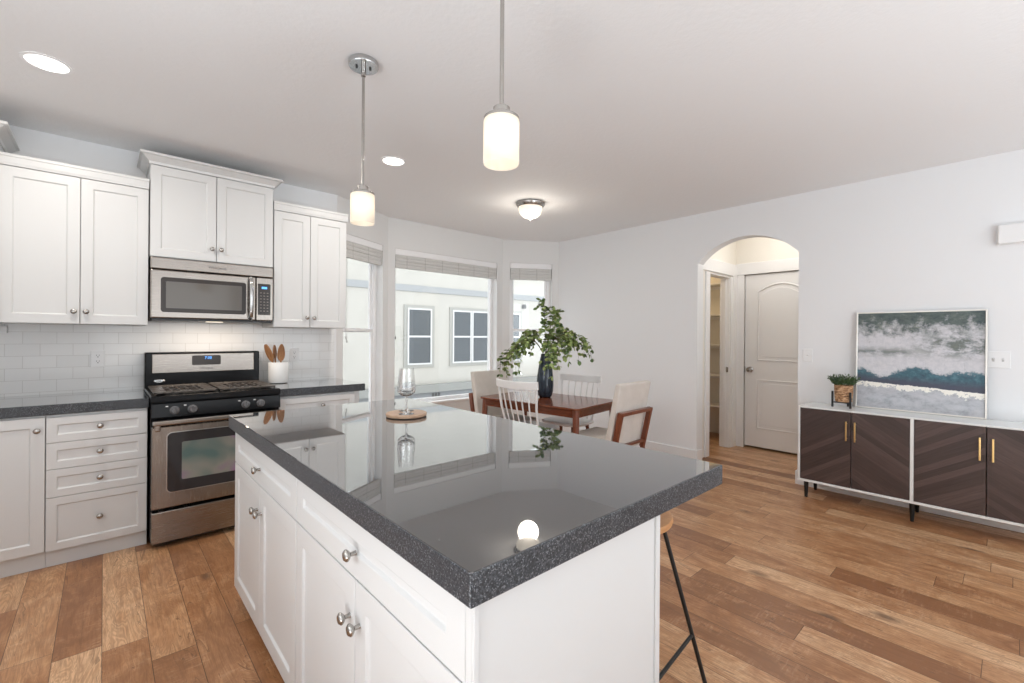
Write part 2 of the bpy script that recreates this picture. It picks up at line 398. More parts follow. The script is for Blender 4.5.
def m_art():
    """loose horizontal bands of grey-green, chalk, blue and pale gold; x = across (0..1), z = up (0..1)"""
    m = N('painted_canvas'); c = m.n('ShaderNodeTexCoord'); x = m.xyz(c.outputs['UV']); U, V = x[0], x[1]
    nb = m.noise(m.comb(m.math('MULTIPLY', U, 2.2), m.math('MULTIPLY', V, 3.0), 0.3), 3.0, 6, 0.62)
    nf = m.noise(m.comb(U, V, 2.0), 26.0, 6, 0.72); nd = m.noise(m.comb(U, V, 5.0), 8.0, 8, 0.72)
    nm = m.noise(m.comb(m.math('MULTIPLY', U, 0.6), V, 8.0), 11.0, 8, 0.75)
    blk = m.white(m.comb(m.math('FLOOR', m.math('MULTIPLY', U, 7.0)), m.math('FLOOR', m.math('MULTIPLY', V, 9.0)), 1.0))
    pale = m.mix(m.math('MULTIPLY', blk, 0.35), m.ramp(nf, [(0.3, (0.50, 0.51, 0.55)), (0.6, (0.66, 0.65, 0.68))]), (0.56, 0.56, 0.58))
    def mask(v, a, b): return m.ramp(v, [(a, (0, 0, 0)), (b, (1, 1, 1))])
    def bandm(lo, hi, soft): return m.math('MULTIPLY', mask(V, lo-soft, lo+soft), m.math('SUBTRACT', 1.0, mask(V, hi-soft, hi+soft)))
    gr = m.ramp(nm, [(0.35, (0.035, 0.060, 0.070)), (0.55, (0.115, 0.145, 0.135)), (0.7, (0.24, 0.255, 0.22))])
    # mottled grey-green along the top, heavier to one side
    w_top = m.math('ADD', m.math('MULTIPLY_ADD', V, 2.4, -1.78), m.math('MULTIPLY', m.math('SUBTRACT', nd, 0.5), 2.2))
    base = m.mix(mask(w_top, 0.0, 0.42), pale, gr)
    w_mid = m.math('MULTIPLY', bandm(0.56, 0.78, 0.06), m.math('MULTIPLY', mask(U, 0.36, 0.68), mask(nm, 0.44, 0.58)))
    base = m.mix(w_mid, base, gr)
    w_l = m.math('MULTIPLY', bandm(0.555, 0.625, 0.03), m.math('MULTIPLY', m.math('SUBTRACT', 1.0, mask(U, 0.38, 0.52)), mask(nm, 0.40, 0.56)))
    base = m.mix(m.math('MULTIPLY', w_l, 0.85), base, gr)
    # blue swell: a low shoulder, a gap, a tall hump and a long tail
    h = m.ramp(U, [(0.0, (0.43,)*3), (0.10, (0.415,)*3), (0.17, (0.33,)*3), (0.235, (0.34,)*3), (0.30, (0.375,)*3), (0.40, (0.43,)*3), (0.50, (0.465,)*3), (0.60, (0.435,)*3), (0.68, (0.385,)*3), (0.80, (0.425,)*3), (1.0, (0.41,)*3)], 'B_SPLINE')
    top = m.math('ADD', h, m.math('ADD', m.math('MULTIPLY', m.math('SUBTRACT', nd, 0.5), 0.18), m.math('MULTIPLY', m.math('SUBTRACT', nf, 0.5), 0.14)))
    bot = m.math('SUBTRACT', 0.275, m.math('MULTIPLY', U, 0.055))
    edge = m.math('SUBTRACT', top, V)
    band = m.math('MULTIPLY', mask(edge, -0.012, 0.03), m.math('GREATER_THAN', V, bot))
    blue = m.ramp(m.math('ADD', m.math('MULTIPLY', nf, 0.6), m.math('MULTIPLY', nd, 0.4)), [(0.38, (0.016, 0.040, 0.075)), (0.52, (0.022, 0.110, 0.150)), (0.66, (0.10, 0.22, 0.27))])
    dk = m.mix(m.math('SUBTRACT', 1.0, mask(m.math('ADD', V, m.math('MULTIPLY', U, 0.04)), 0.30, 0.37)), blue, (0.040, 0.050, 0.085))
    base = m.mix(m.math('MULTIPLY', band, 0.95), base, dk)
    low = m.ramp(nm, [(0.35, (0.30, 0.31, 0.34)), (0.5, (0.47, 0.48, 0.51)), (0.65, (0.56, 0.56, 0.59))])
    base = m.mix(m.math('LESS_THAN', V, bot), base, low)
    g0 = m.math('SUBTRACT', bot, m.math('ADD', 0.045, m.math('ADD', m.math('MULTIPLY', m.math('SUBTRACT', nf, 0.5), 0.26), m.math('MULTIPLY', m.math('SUBTRACT', nd, 0.5), 0.30))))
    gold = m.math('MULTIPLY', m.math('LESS_THAN', V, m.math('ADD', bot, m.math('MULTIPLY', m.math('SUBTRACT', nf, 0.5), 0.05))), m.math('GREATER_THAN', V, g0))
    base = m.mix(gold, base, (0.88, 0.86, 0.79))
    ul = m.math('FRACT', m.math('MULTIPLY', U, 7.0))
    seam = m.math('MULTIPLY', m.math('LESS_THAN', ul, 0.015), mask(nd, 0.5, 0.58))
    base = m.mix(m.math('MULTIPLY', seam, 0.35), base, (0.16, 0.18, 0.19))
    m.set(Base_Color=base, Roughness=0.55); return m.m
M['art'] = m_art()
M['art_frame'] = plain('champagne_frame', (0.72, 0.69, 0.64), 0.3, 0.6)

def m_pane():
    m = N('window_glass'); t = m.n('ShaderNodeBsdfTransparent'); t.inputs[0].default_value = (0.97, 0.98, 0.98, 1)
    g = m.n('ShaderNodeBsdfGlossy'); g.inputs['Roughness'].default_value = 0.02
    mx = m.n('ShaderNodeMixShader'); mx.inputs[0].default_value = 0.06
    m.l(t.outputs[0], mx.inputs[1]); m.l(g.outputs[0], mx.inputs[2]); m.l(mx.outputs[0], m.out.inputs[0]); return m.m
M['pane'] = m_pane()
def m_glass():
    m = N('clear_glass'); m.set(Base_Color=(1, 1, 1, 1), Roughness=0.0, Transmission_Weight=1.0, IOR=1.45); return m.m
M['glass'] = m_glass()
def m_frost(name, strength, col=(1.0, 0.86, 0.70)):
    m = N(name); m.set(Base_Color=(0.92, 0.88, 0.82, 1), Roughness=0.4, Emission_Color=(*col, 1), Emission_Strength=strength)
    tr = m.n('ShaderNodeBsdfTranslucent'); tr.inputs[0].default_value = (0.95, 0.9, 0.82, 1)
    mx = m.n('ShaderNodeMixShader'); mx.inputs[0].default_value = 0.55
    m.l(m.b.outputs[0], mx.inputs[1]); m.l(tr.outputs[0], mx.inputs[2]); m.l(mx.outputs[0], m.out.inputs[0]); return m.m
M['frost'] = m_frost('frosted_glass', 0.10)
M['dome'] = m_frost('dome_glass', 0.62, (1.0, 0.95, 0.86))
def m_glow(name, col, st):
    m = N(name); m.set(Base_Color=(0.9, 0.9, 0.9, 1), Emission_Color=(*col, 1), Emission_Strength=st); return m.m
M['bulb'] = m_glow('bulb', (1.0, 0.89, 0.76), 3.6)
M['led'] = m_glow('led_lens', (1.0, 0.96, 0.9), 5)

# ------------------------------------------------------------------ room shell
struct(B().box(-1.3, 6.6, -3.4, 5.0, -0.1, 0.0).done('floor', M['floor']))
struct(B().box(-1.3, 6.6, -3.4, 4.9, H, H+0.1).done('ceiling', M['ceil']))
struct(B().box(XL-0.14, W1[0], YA, YA+0.15, 0, H).done('wall_back', M['wall']))
# unseen left wall; its window opening is invented to hold the fill lamp
b = B(); b.box(XL-0.14, XL, 1.95, YA, 0, H).box(XL-0.14, XL, YF, 0.35, 0, H).box(XL-0.14, XL, 0.35, 1.95, 0, 1.08).box(XL-0.14, XL, 0.35, 1.95, 2.22, H)
struct(b.done('wall_left', M['wall']))
b = B(); b.box(XL-0.14, -0.1, YF-0.14, YF, 0, H).box(1.9, 2.4, YF-0.14, YF, 0, H).box(4.0, XB+0.13, YF-0.14, YF, 0, H)
for x0, x1 in ((-0.1, 1.9), (2.4, 4.0)): b.box(x0, x1, YF-0.14, YF, 0, 0.65).box(x0, x1, YF-0.14, YF, 2.35, H)  # openings invented for the fill lamps, never in view
struct(b.done('wall_front', M['wall']))
# right wall with the arched opening
AY0, AY1, AZ, AR = 1.29, 2.225, 2.092, 0.218
xb1 = XB + 0.13
b = B(); b.box(XB, xb1, AY1, W2[1]+0.25, 0, H).box(XB, xb1, YF, AY0, 0, H)
ac, ah = (AY0+AY1)/2, (AY1-AY0)/2
rad = (ah*ah+AR*AR)/(2*AR); zc = AZ+AR-rad; a0 = math.asin(ah/rad)
arc = [(ac+rad*math.sin(-a0+2*a0*i/28), zc+rad*math.cos(-a0+2*a0*i/28)) for i in range(29)]
for (p, q) in zip(arc, arc[1:]):
    b.prism([(p[0], p[1]), (q[0], q[1]), (q[0], H), (p[0], H)], 'x', XB, xb1)
bmesh.ops.remove_doubles(b.bm, verts=b.bm.verts, dist=1e-5)
struct(b.done('wall_right', M['wall']))
# baseboards
b = B(); b.box(XB-0.014, XB, AY1, W2[1], 0, 0.12).box(XB-0.014, xb1-0.02, AY1-0.014, AY1, 0, 0.12)
struct(b.done('baseboard_right', M['trim'], bevel=0.004))
b = B(); b.box(XB-0.014, XB, YF, AY0, 0, 0.12).box(XB-0.014, xb1-0.02, AY0, AY0+0.014, 0, 0.12)
struct(b.done('baseboard_right', M['trim'], bevel=0.004))

# bay walls with windows
def bay(side, P, Q, s0, s1, z0, z1, e0, e1, hung, zmeet, idx):
    P = Vector((*P, 0)); Q = Vector((*Q, 0)); L = (Q-P).length; a = math.atan2(Q.y-P.y, Q.x-P.x); t = 0.15
    b = B()
    b.prism([(0, 0), (s0, 0), (s0, t), (-e0*t, t)], 'z', 0, H); b.prism([(s1, 0), (L, 0), (L+e1*t, t), (s1, t)], 'z', 0, H)
    b.box(s0, s1, 0, t, 0, z0); b.box(s0, s1, 0, t, z1, H)
    struct(b.done('wall_bay_'+side, M['bay'], loc=P, rotz=a))
    b = B(); b.box(0, L, -0.014, 0, 0, 0.12); struct(b.done('baseboard_bay_'+side, M['trim'], loc=P, rotz=a, bevel=0.004))
    # window: frame, panes, sill
    wn = bpy.data.objects.new('window_%d' % idx, None); COL.objects.link(wn); wn.location = P; wn.rotation_euler = (0, 0, a); struct(wn)
    fy0, fy1 = 0.085, 0.145; f = 0.042
    b = B(wn, True)
    b.box(s0, s0+f, fy0, fy1, z0, z1).box(s1-f, s1, fy0, fy1, z0, z1).box(s0+f, s1-f, fy0, fy1, z0, z0+f).box(s0+f, s1-f, fy0, fy1, z1-f, z1)
    b.done('window_frame', M['vinyl'], bevel=0.003)
    if hung:
        for (q0, q1, yo) in ((z0+f, zmeet+0.02, 0.092), (zmeet-0.02, z1-f, 0.112)):
            b = B(wn, True); g = 0.032; x0, x1 = s0+f, s1-f
            b.box(x0, x0+g, yo, yo+0.02, q0, q1).box(x1-g, x1, yo, yo+0.02, q0, q1).box(x0+g, x1-g, yo, yo+0.02, q0, q0+g).box(x0+g, x1-g, yo, yo+0.02, q1-g, q1)
            sash = b.done('sash', M['vinyl'], bevel=0.002)
            p = B(wn, True); p.box(x0+g, x1-g, yo+0.008, yo+0.012, q0+g, q1-g); p.done('pane', M['pane'], parent=sash)
    else:
        p = B(wn, True); p.box(s0+f, s1-f, 0.110, 0.114, z0+f, z1-f); p.done('pane', M['pane'])
    b = B(wn, True); b.box(s0, s1, -0.012, fy0, z0-0.018, z0+0.004); b.done('window_sill', M['trim'], bevel=0.003)
    return P, a
LL = math.hypot(W1[0]-C1[0], W1[1]-C1[1]); LR = math.hypot(W2[0]-C2[0], W2[1]-C2[1]); LC = C2[0]-C1[0]
tn = math.tan(math.radians(14))
pL = bay('left', W1, C1, 0.09, 0.712, 0.525, 2.288, 0, tn, True, 1.365, 1)
pC = bay('center', C1, C2, 0.088, 1.568, 0.525, 2.283, tn, tn, False, 0, 2)
pR = bay('right', C2, W2, 0.10, 0.69, 0.525, 2.305, tn, 0.4, True, 1.395, 3)

def blind(pa, s0, s1, z1, zv, zs, cords, label):
    t = thing('window_blind', label, 'blind', (pa[0].x, pa[0].y, 0), pa[1], 'raised woven blinds in the bay windows')
    B(t, True).box(s0+0.004, s1-0.004, 0.004, 0.055, zv, z1-0.001).done('valance', M['vinyl'], bevel=0.003)
    b = B(t, True)
    for k in range(4):
        za = zs+(zv-zs)*k/4; zb = zs+(zv-zs)*(k+1)/4
        b.box(s0+0.01, s1-0.01, 0.008+0.003*(k % 2), 0.05, za+0.001, zb)
    b.done('woven_shade', M['weave'], bevel=0.004)
    for (sx, zb, tass) in cords:
        b = B(t, True); b.tube([(sx, 0.058, zs+0.02), (sx+0.002, 0.06, (zs+zb)/2), (sx, 0.058, zb)], 0.0017, 6)
        c = b.done('pull_cord', M['cord'], smooth=60)
        if tass:
            B(t, True).lathe((sx, 0.058, zb-0.03), [(0.002, 0.035), (0.006, 0.025), (0.008, 0.0), (0, 0)], 10).done('tassel', M['cord' if tass == 1 else 'burner'], parent=c, smooth=50)
blind(pL, 0.09, 0.712, 2.288, 2.222, 2.065, ((0.20, 1.30, 1), (0.215, 1.27, 1)), 'grey woven blind with white valance above the narrow window beside the wall cabinets')
blind(pC, 0.088, 1.568, 2.283, 2.218, 2.07, ((0.125, 1.30, 2),), 'wide grey woven blind across the big middle bay window')
blind(pR, 0.10, 0.69, 2.305, 2.235, 2.08, ((0.16, 1.45, 0),), 'grey woven blind on the narrow window behind the leafy branches')

# ------------------------------------------------------------------ hall behind the arch
HY = 2.255; HX = 5.72
b = B(); b.box(xb1, 4.98, HY, HY+0.115, 0, H).box(5.55, 6.25, HY, HY+0.115, 0, H).box(4.98, 5.55, HY, HY+0.115, 2.04, H)
struct(b.done('wall_hall_left', M['cream']))
b = B(); b.box(HX, HX+0.12, 2.165, HY, 0, H).box(HX, HX+0.12, 1.0, 1.38, 0, H).box(HX, HX+0.12, 1.38, 2.165, 2.075, H)
struct(b.done('wall_hall_back', M['cream']))
struct(B().box(xb1, HX+0.12, 0.9, 1.0, 0, H).done('wall_hall_right', M['cream']))
struct(B().box(6.25, 6.35, HY, 3.6, 0, H).done('wall_pantry_right', M['cream']))
struct(B().box(xb1, 6.35, 3.6, 3.7, 0, H).done('wall_pantry_back', M['cream']))
struct(B().box(6.3, 6.4, 0.9, HY, 0, H).box(5.84, 6.3, 0.9, 1.0, 0, H).done('wall_light_stop', M['cream']))  # unseen walls added to block sky light under the hall door
# trim round the pantry opening and round the hall door: casings + tall head board
b = B(); b.box(4.885, 4.98, HY-0.018, HY, 0, 2.04).box(5.55, 5.60, HY-0.012, HY, 0, 2.04).box(5.60, 5.70, HY-0.02, HY, 0, 2.05)
b.box(xb1, 5.70, HY-0.022, HY, 2.05, 2.19).box(4.97, 4.985, HY, HY+0.115, 0, 2.04).box(5.535, 5.55, HY, HY+0.115, 0, 2.04).box(4.985, 5.535, HY, HY+0.115, 2.025, 2.04).box(5.525, 5.535, HY+0.04, HY+0.075, 0, 2.02)
o = struct(b.done('trim_1', M['trim'], bevel=0.003))
B().box(5.5315, 5.536, HY+0.012, HY+0.036, 0.90, 0.96).done('strike_plate', M['nickel'], parent=o)
b = B(); b.box(HX-0.02, HX, 2.155, HY-0.004, 0, 2.065).box(HX-0.02, HX, 1.29, 1.39, 0, 2.065).box(HX-0.024, HX, 1.28, HY-0.004, 2.068, 2.205)
struct(b.done('trim_2', M['trim'], bevel=0.003))
# hall door, two panels, the upper one with an arched top
dr = bpy.data.objects.new('door_1', None); COL.objects.link(dr); dr.location = (HX, 2.15, 0.012); struct(dr)
y0, y1 = 1.395, 2.153
B(dr).box(HX+0.012, HX+0.047, y0, y1, 0.025, 2.062).done('door_panel', M['trim'], bevel=0.002)
def panel_outline(ya, yb, za, zb, rise):
    pts = [(ya, za), (yb, za), (yb, zb)]
    if rise:
        for i in range(1, 16):
            u = i/16; pts.append((yb+(ya-yb)*u, zb+rise*math.sin(PI*u)))
    pts.append((ya, zb)); return pts
for (za, zb, rise) in ((0.25, 0.815, 0), (1.05, 1.855, 0.085)):
    ol = panel_outline(y0+0.13, y1-0.145, za, zb, rise)
    b = B(dr); b.tube([(HX+0.012, p[0], p[1]) for p in ol], 0.011, 8, closed=True)
    mo = b.done('panel_molding', M['trim'], smooth=60)
    il = panel_outline(y0+0.17, y1-0.185, za+0.04, zb-0.035, rise*0.9)
    B(dr).prism(il, 'x', HX+0.006, HX+0.02).done('raised_panel', M['trim'], parent=mo, bevel=0.004)
b = B(dr); b.lathe((HX+0.012, 2.09, 0.935), [(0.032, 0), (0.032, 0.006), (0.012, 0.012), (0.012, 0.03), (0.026, 0.042), (0.029, 0.056), (0.022, 0.068), (0, 0.071)], 20, (-1, 0, 0))
b.box(HX+0.0105, HX+0.02, 2.148, 2.1535, 0.90, 0.97)
b.done('door_knob', M['nickel'], smooth=40)
# pantry shelves
for z, lab in ((2.03, 'topmost white shelf in the pantry beyond the arch'), (1.62, 'second pantry shelf from the top beyond the arch'), (1.222, 'middle pantry shelf beyond the arch'), (0.818, 'pantry shelf just below door knob height'), (0.418, 'lowest pantry shelf above the wooden floor')):
    t = thing('pantry_shelf', lab, 'shelf', (6.1, 2.9, z), 0, 'pantry shelves')
    B(t).box(5.95, 6.25, HY+0.115, 3.6, z-0.02, z).done('shelf_board', M['trim'], bevel=0.002)
    B(t).box(6.23, 6.25, HY+0.115, 3.6, z-0.06, z-0.0205).done('cleat', M['trim'])

# ------------------------------------------------------------------ kitchen wall: backsplash and cabinets
struct(B().box(XL, 1.583, YA-0.008, YA-0.0005, 0.905, 1.86).done('backsplash', M['tile']))

def knob(b, p, w):
    b.lathe(p, [(0.007, 0), (0.006, 0.003), (0.0055, 0.014), (0.011, 0.018), (0.0155, 0.023), (0.0155, 0.026), (0.011, 0.031), (0, 0.0325)], 16, w)
def add_door(root, name, o, u, w, W, Hh, kpos, t=0.02, fr=0.055):
    b = B(root); b.shaker(o, u, w, W, Hh, t, fr); d = b.done(name, M['cab'], bevel=0.0015, seg=1)
    if kpos is not None:
        k = B(root); p = Vector(o)+Vector(u)*kpos[0]+Vector((0, 0, kpos[1]))+Vector(w)*t
        knob(k, p, w); k.done('knob', M['nickel'], parent=d, smooth=50)
    return d
X, Yd, Z3 = Vector((1, 0, 0)), Vector((0, -1, 0)), Vector((0, 0, 1))

def crown(root, x0, x1, y1, y0, z0, z1, out, ends=(True, True)):
    """y0 = front of the cabinet, y1 = wall; flares out by `out` from z0 to z1"""
    b = B(root)
    prof = [(0, z0), (0.006, z0), (0.010, z0+0.25*(z1-z0)), (out*0.75, z0+0.72*(z1-z0)), (out, z0+0.78*(z1-z0)), (out, z1), (0, z1)]
    rings = []
    for d, z in prof:
        l = d if ends[0] else 0; r = d if ends[1] else 0
        rings.append([b.bm.verts.new(p) for p in ((x0-l, y1, z), (x0-l, y0-d, z), (x1+r, y0-d, z), (x1+r, y1, z))])
    for p, q in zip(rings, rings[1:]):
        for i in range(4): b.face([p[i], p[(i+1) % 4], q[(i+1) % 4], q[i]])
    b.face(rings[0][::-1]); b.face(rings[-1])
    return b.done('crown_molding', M['cab'])

def upper(name, lab, x0, x1, z0, z1, front, splits, cz, cout, ends, kz):
    t = thing(name, lab, 'cabinet', ((x0+x1)/2, YA, z0), 0, 'white wall cabinets')
    B(t).box(x0, x1, front+0.02, YA-0.009, z0, z1).done('body', M['cab'], bevel=0.001, seg=1)
    xs = splits
    for i in range(len(xs)-1):
        W = xs[i+1]-xs[i]-0.004
        kx = W-0.026 if i % 2 == 0 else 0.026
        add_door(t, 'door', (xs[i]+0.002, front+0.0198, z0+0.002), X, Yd, W, z1-z0-0.006, (kx, kz-z0))
    crown(t, x0, x1, YA-0.009, front+0.004, z1, cz, cout, ends)
    return t
upper('wall_cabinet', 'tall white two-door wall cabinet over the drawer stack', -0.454, 0.219, 1.371, 2.279, 3.870, (-0.454, -0.111, 0.219), 2.345, 0.014, (False, False), 1.446)
upper('wall_cabinet', 'raised short white two-door wall cabinet above the microwave', 0.225, 0.974, 1.834, 2.452, 3.858, (0.225, 0.600, 0.974), 2.518, 0.055, (True, True), 1.921)
upper('wall_cabinet', 'narrow white two-door wall cabinet beside the bay window', 0.981, 1.556, 1.372, 2.291, 3.870, (0.981, 1.256, 1.556), 2.360, 0.014, (False, True), 1.450)
# corner wall cabinet (only its crown reaches into the picture)
upper('wall_cabinet', 'taller white corner wall cabinet, only its flared crown showing', XL+0.002, -0.4555, 1.371, 2.415, 3.77, (XL+0.05, -0.4555), 2.478, 0.055, (False, True), 1.446)
# plug strip under the wall cabinet
t = thing('power_strip', 'white power strip mounted under the wall cabinet on the tile', 'power strip', (-0.7, YA-0.02, 1.312))
B(t).box(-1.05, -0.446, YA-0.045, YA-0.0082, 1.312, 1.356).done('housing', M['plastic'], bevel=0.003)
B(t).box(-0.8, -0.77, YA-0.047, YA-0.0445, 1.325, 1.343).done('socket', M['dark_slot'])

BFR = 3.58     # front of the base-cabinet doors
def base(name, lab, x0, x1, toe=True):
    t = thing(name, lab, 'cabinet', ((x0+x1)/2, YA, 0), 0, 'white base cabinets along the wall')
    B(t).box(x0, x1, BFR+0.02, YA-0.0095, 0.10, 0.857).done('body', M['cab'], bevel=0.001, seg=1)
    B(t).box(x0, x1, BFR+0.042, YA-0.1, 0, 0.1).done('toe_kick', M['cab'])
    return t
t = base('base_cabinet', 'white one-door base cabinet next to the drawer stack', XL+0.002, -0.2385)
add_door(t, 'door', (-0.62, BFR+0.0198, 0.102), X, Yd, 0.381, 0.745, (0.351, 0.676))
B(t).box(XL+0.002, -0.624, BFR, BFR+0.0198, 0.102, 0.847).done('filler_panel', M['cab'])
t = base('drawer_cabinet', 'white base cabinet with four drawers beside the range', -0.2375, 0.2035)
for z0, z1 in ((0.702, 0.842), (0.553, 0.699), (0.396, 0.550), (0.098, 0.393)):
    add_door(t, 'drawer', (-0.2345, BFR+0.0198, z0), X, Yd, 0.436, z1-z0, (0.2215, (z1-z0)/2+0.004), fr=0.042)
t = base('base_cabinet', 'white base cabinet between the range and the bay window', 0.944, 1.560)
add_door(t, 'drawer', (0.950, BFR+0.0198, 0.702), X, Yd, 0.567, 0.140, (0.307, 0.07), fr=0.042)
add_door(t, 'door', (0.950, BFR+0.0198, 0.102), X, Yd, 0.301, 0.597, (0.275, 0.54))
add_door(t, 'door', (1.254, BFR+0.0198, 0.102), X, Yd, 0.266, 0.597, (0.026, 0.54))
tag(slab(XL+0.002, 0.2095, 3.572, YA-0.0085, 0.858, 0.916, 'countertop', 0.004), 'dark grey stone countertop over the drawer stack', 'countertop', 'stone countertops')
tag(slab(0.942, 1.601, 3.572, YA-0.0085, 0.858, 0.916, 'countertop', 0.004), 'short dark stone countertop holding the white utensil crock', 'countertop', 'stone countertops')

# outlets on the backsplash and plates on the walls
def outlet(p, w, u, label, kind, gang=1):
    t = thing('wall_outlet' if kind == 'outlet' else 'light_switch', label, 'outlet' if kind == 'outlet' else 'switch', p, math.atan2(u[1], u[0]))
    W = 0.035+0.023*(gang-1)*2/2*1.0
    wd = 0.036 if gang == 1 else 0.058
    B(t, True).box(-wd, wd, -0.006, 0, -0.058, 0.058).done('cover_plate', M['plastic'], bevel=0.002)
    for g in range(gang):
        cx = 0 if gang == 1 else (-0.023 if g == 0 else 0.023)
        if kind == 'outlet':
            for dz in (-0.02, 0.02):
                s = B(t, True).lathe((cx, -0.0055, dz), [(0.0155, 0), (0.0155, 0.003), (0, 0.003)], 20, (0, -1, 0)).done('socket', M['plastic'], smooth=40)
                b = B(t, True); b.box(cx-0.0075, cx-0.0055, -0.0092, -0.008, dz-0.001, dz+0.008).box(cx+0.0055, cx+0.0075, -0.0092, -0.008, dz-0.001, dz+0.008)
                b.lathe((cx, -0.0083, dz-0.0075), [(0.003, 0), (0.003, 0.0009), (0, 0.0009)], 10, (0, -1, 0)); b.done('slots', M['dark_slot'], parent=s)
        else:
            s = B(t, True).box(cx-0.006, cx+0.006, -0.0075, -0.0055, -0.013, 0.013).done('switch_well', M['grey_well'] if gang > 1 else M['plastic'], bevel=0.001)
            B(t, True).bar((cx, -0.006, -0.002), (cx, -0.016, 0.006), 0.009, 0.009, 0.007, 0.006).done('toggle', M['plastic'], parent=s)
outlet((-0.03, YA-0.008, 1.140), Yd, (1, 0), 'white double outlet in the tile above the drawer stack', 'outlet')
outlet((1.235, YA-0.008, 1.138), Yd, (1, 0), 'white double outlet in the tile behind the utensil crock', 'outlet')
outlet((XB, 1.213, 1.160), (-1, 0, 0), (0, -1), 'white light switch on the wall beside the arched opening', 'switch')
outlet((XB, 0.061, 1.172), (-1, 0, 0), (0, -1), 'white two-gang switch plate beside the leaning painting', 'switch', 2)
# box high on the right wall
t = thing('wall_box', 'white plastic box mounted high on the wall above the sideboard', 'box', (XB, -0.05, 1.975))
B(t).box(XB-0.05, XB, -0.17, 0.066, 1.975, 2.105).done('cover', M['plastic'], bevel=0.006)
B(t).box(XB-0.012, XB, -0.176, 0.072, 1.969, 2.111).done('back_plate', M['plastic'], bevel=0.002)

# ------------------------------------------------------------------ microwave
t = thing('microwave', 'stainless over-the-range microwave under the short wall cabinet', 'microwave', (0.6, YA, 1.406))
x0, x1, z0, z1, fy = 0.2265, 0.9735, 1.408, 1.8325, 3.842
B(t).box(x0, x1, fy+0.05, YA-0.009, z0+0.012, z1).done('body', M['black_plastic'], bevel=0.003)
B(t).box(x0, x1, fy, fy+0.05, 1.752, z1-0.002).done('vent_panel', M['steel'], bevel=0.006)
door = B(t).box(x0, 0.853, fy, fy+0.05, z0+0.012, 1.747).done('door', M['steel'], bevel=0.008)
def rrect(cx, cz, w, h, r, n=6):
    pts = []
    for (sx, sz, a) in ((1, 1, 0), (-1, 1, 90), (-1, -1, 180), (1, -1, 270)):
        for i in range(n+1):
            th = math.radians(a+90*i/n); pts.append((cx+sx*(w/2-r)+r*math.cos(th), cz+sz*(h/2-r)+r*math.sin(th)))
    return pts
B(t).prism(rrect(0.535, 1.580, 0.505, 0.237, 0.018), 'y', fy-0.002, fy+0.01).done('window_surround', M['black_glossy'], parent=door)
B(t).prism(rrect(0.535, 1.580, 0.450, 0.182, 0.006), 'y', fy-0.0028, fy+0.01).done('window_glass', M['mw_mesh'], parent=door)
b = B(t); b.tube([(0.815, fy-0.002, 1.737), (0.815, fy-0.022, 1.722), (0.815, fy-0.036, 1.68), (0.815, fy-0.040, 1.585), (0.815, fy-0.036, 1.49), (0.815, fy-0.022, 1.445), (0.815, fy-0.002, 1.430)], 0.015, 12)
b.done('handle', M['chrome'], parent=door, smooth=60)
cp = B(t).box(0.857, x1, fy, fy+0.05, z0+0.012, 1.747).done('control_panel', M['steel_v'], bevel=0.006)
B(t).prism(rrect(0.910, 1.582, 0.086, 0.238, 0.004), 'y', fy-0.0025, fy+0.01).done('keypad', M['black_glossy'], parent=cp)
B(t).box(0.892, 0.928, fy-0.0032, fy-0.0024, 1.662, 1.678).done('display', M['lcd'], parent=cp)
b = B(t)
for r in range(7):
    for c in range(3): b.box(0.881+c*0.023, 0.892+c*0.023, fy-0.0030, fy-0.0024, 1.628-r*0.023, 1.634-r*0.023)
b.done('key_legends', plain('key_print', (0.20, 0.165, 0.145), 0.6), parent=cp)
b = B(t); b.box(x0+0.01, x1-0.01, fy+0.03, YA-0.02, z0-0.002, z0+0.0115); b.done('underside', M['black_plastic'])
B(t).box(0.56, 0.66, fy+0.12, fy+0.18, z0-0.006, z0-0.0022).done('cooktop_lamp', m_glow('cooktop_lamp', (1.0, 0.83, 0.62), 1.2))
def text(root, s, size, loc, mat, name, parent, rot):
    cu = bpy.data.curves.new(name, 'FONT'); cu.body = s; cu.size = size; cu.extrude = 0.0004; cu.align_x = 'CENTER'; cu.align_y = 'CENTER'
    tmp = bpy.data.objects.new(name, cu); COL.objects.link(tmp)
    dg = bpy.context.evaluated_depsgraph_get(); me = bpy.data.meshes.new_from_object(tmp.evaluated_get(dg)); bpy.data.objects.remove(tmp)
    me.transform(Matrix.Translation(Vector(loc)-Vector(root.location)) @ rot.to_matrix().to_4x4())
    me.materials.clear(); me.materials.append(mat)
    o = bpy.data.objects.new(name, me); COL.objects.link(o); o.parent = parent or root; return o
from mathutils import Euler
FRONT = Euler((PI/2, 0, 0))
M['print'] = plain('dark_print', (0.10, 0.09, 0.085), 0.5)
text(t, 'Whirlpool', 0.026, (0.605, fy-0.0008, 1.790), M['print'], 'lettering', None, FRONT)
l = bpy.data.lights.new('cooktop_light', 'AREA'); l.shape = 'RECTANGLE'; l.size = 0.5; l.size_y = 0.05; l.energy = 1.5; l.color = (1, 0.83, 0.66)
lo = bpy.data.objects.new('cooktop_light', l); COL.objects.link(lo); lo.location = (0.6, 3.98, 1.40)

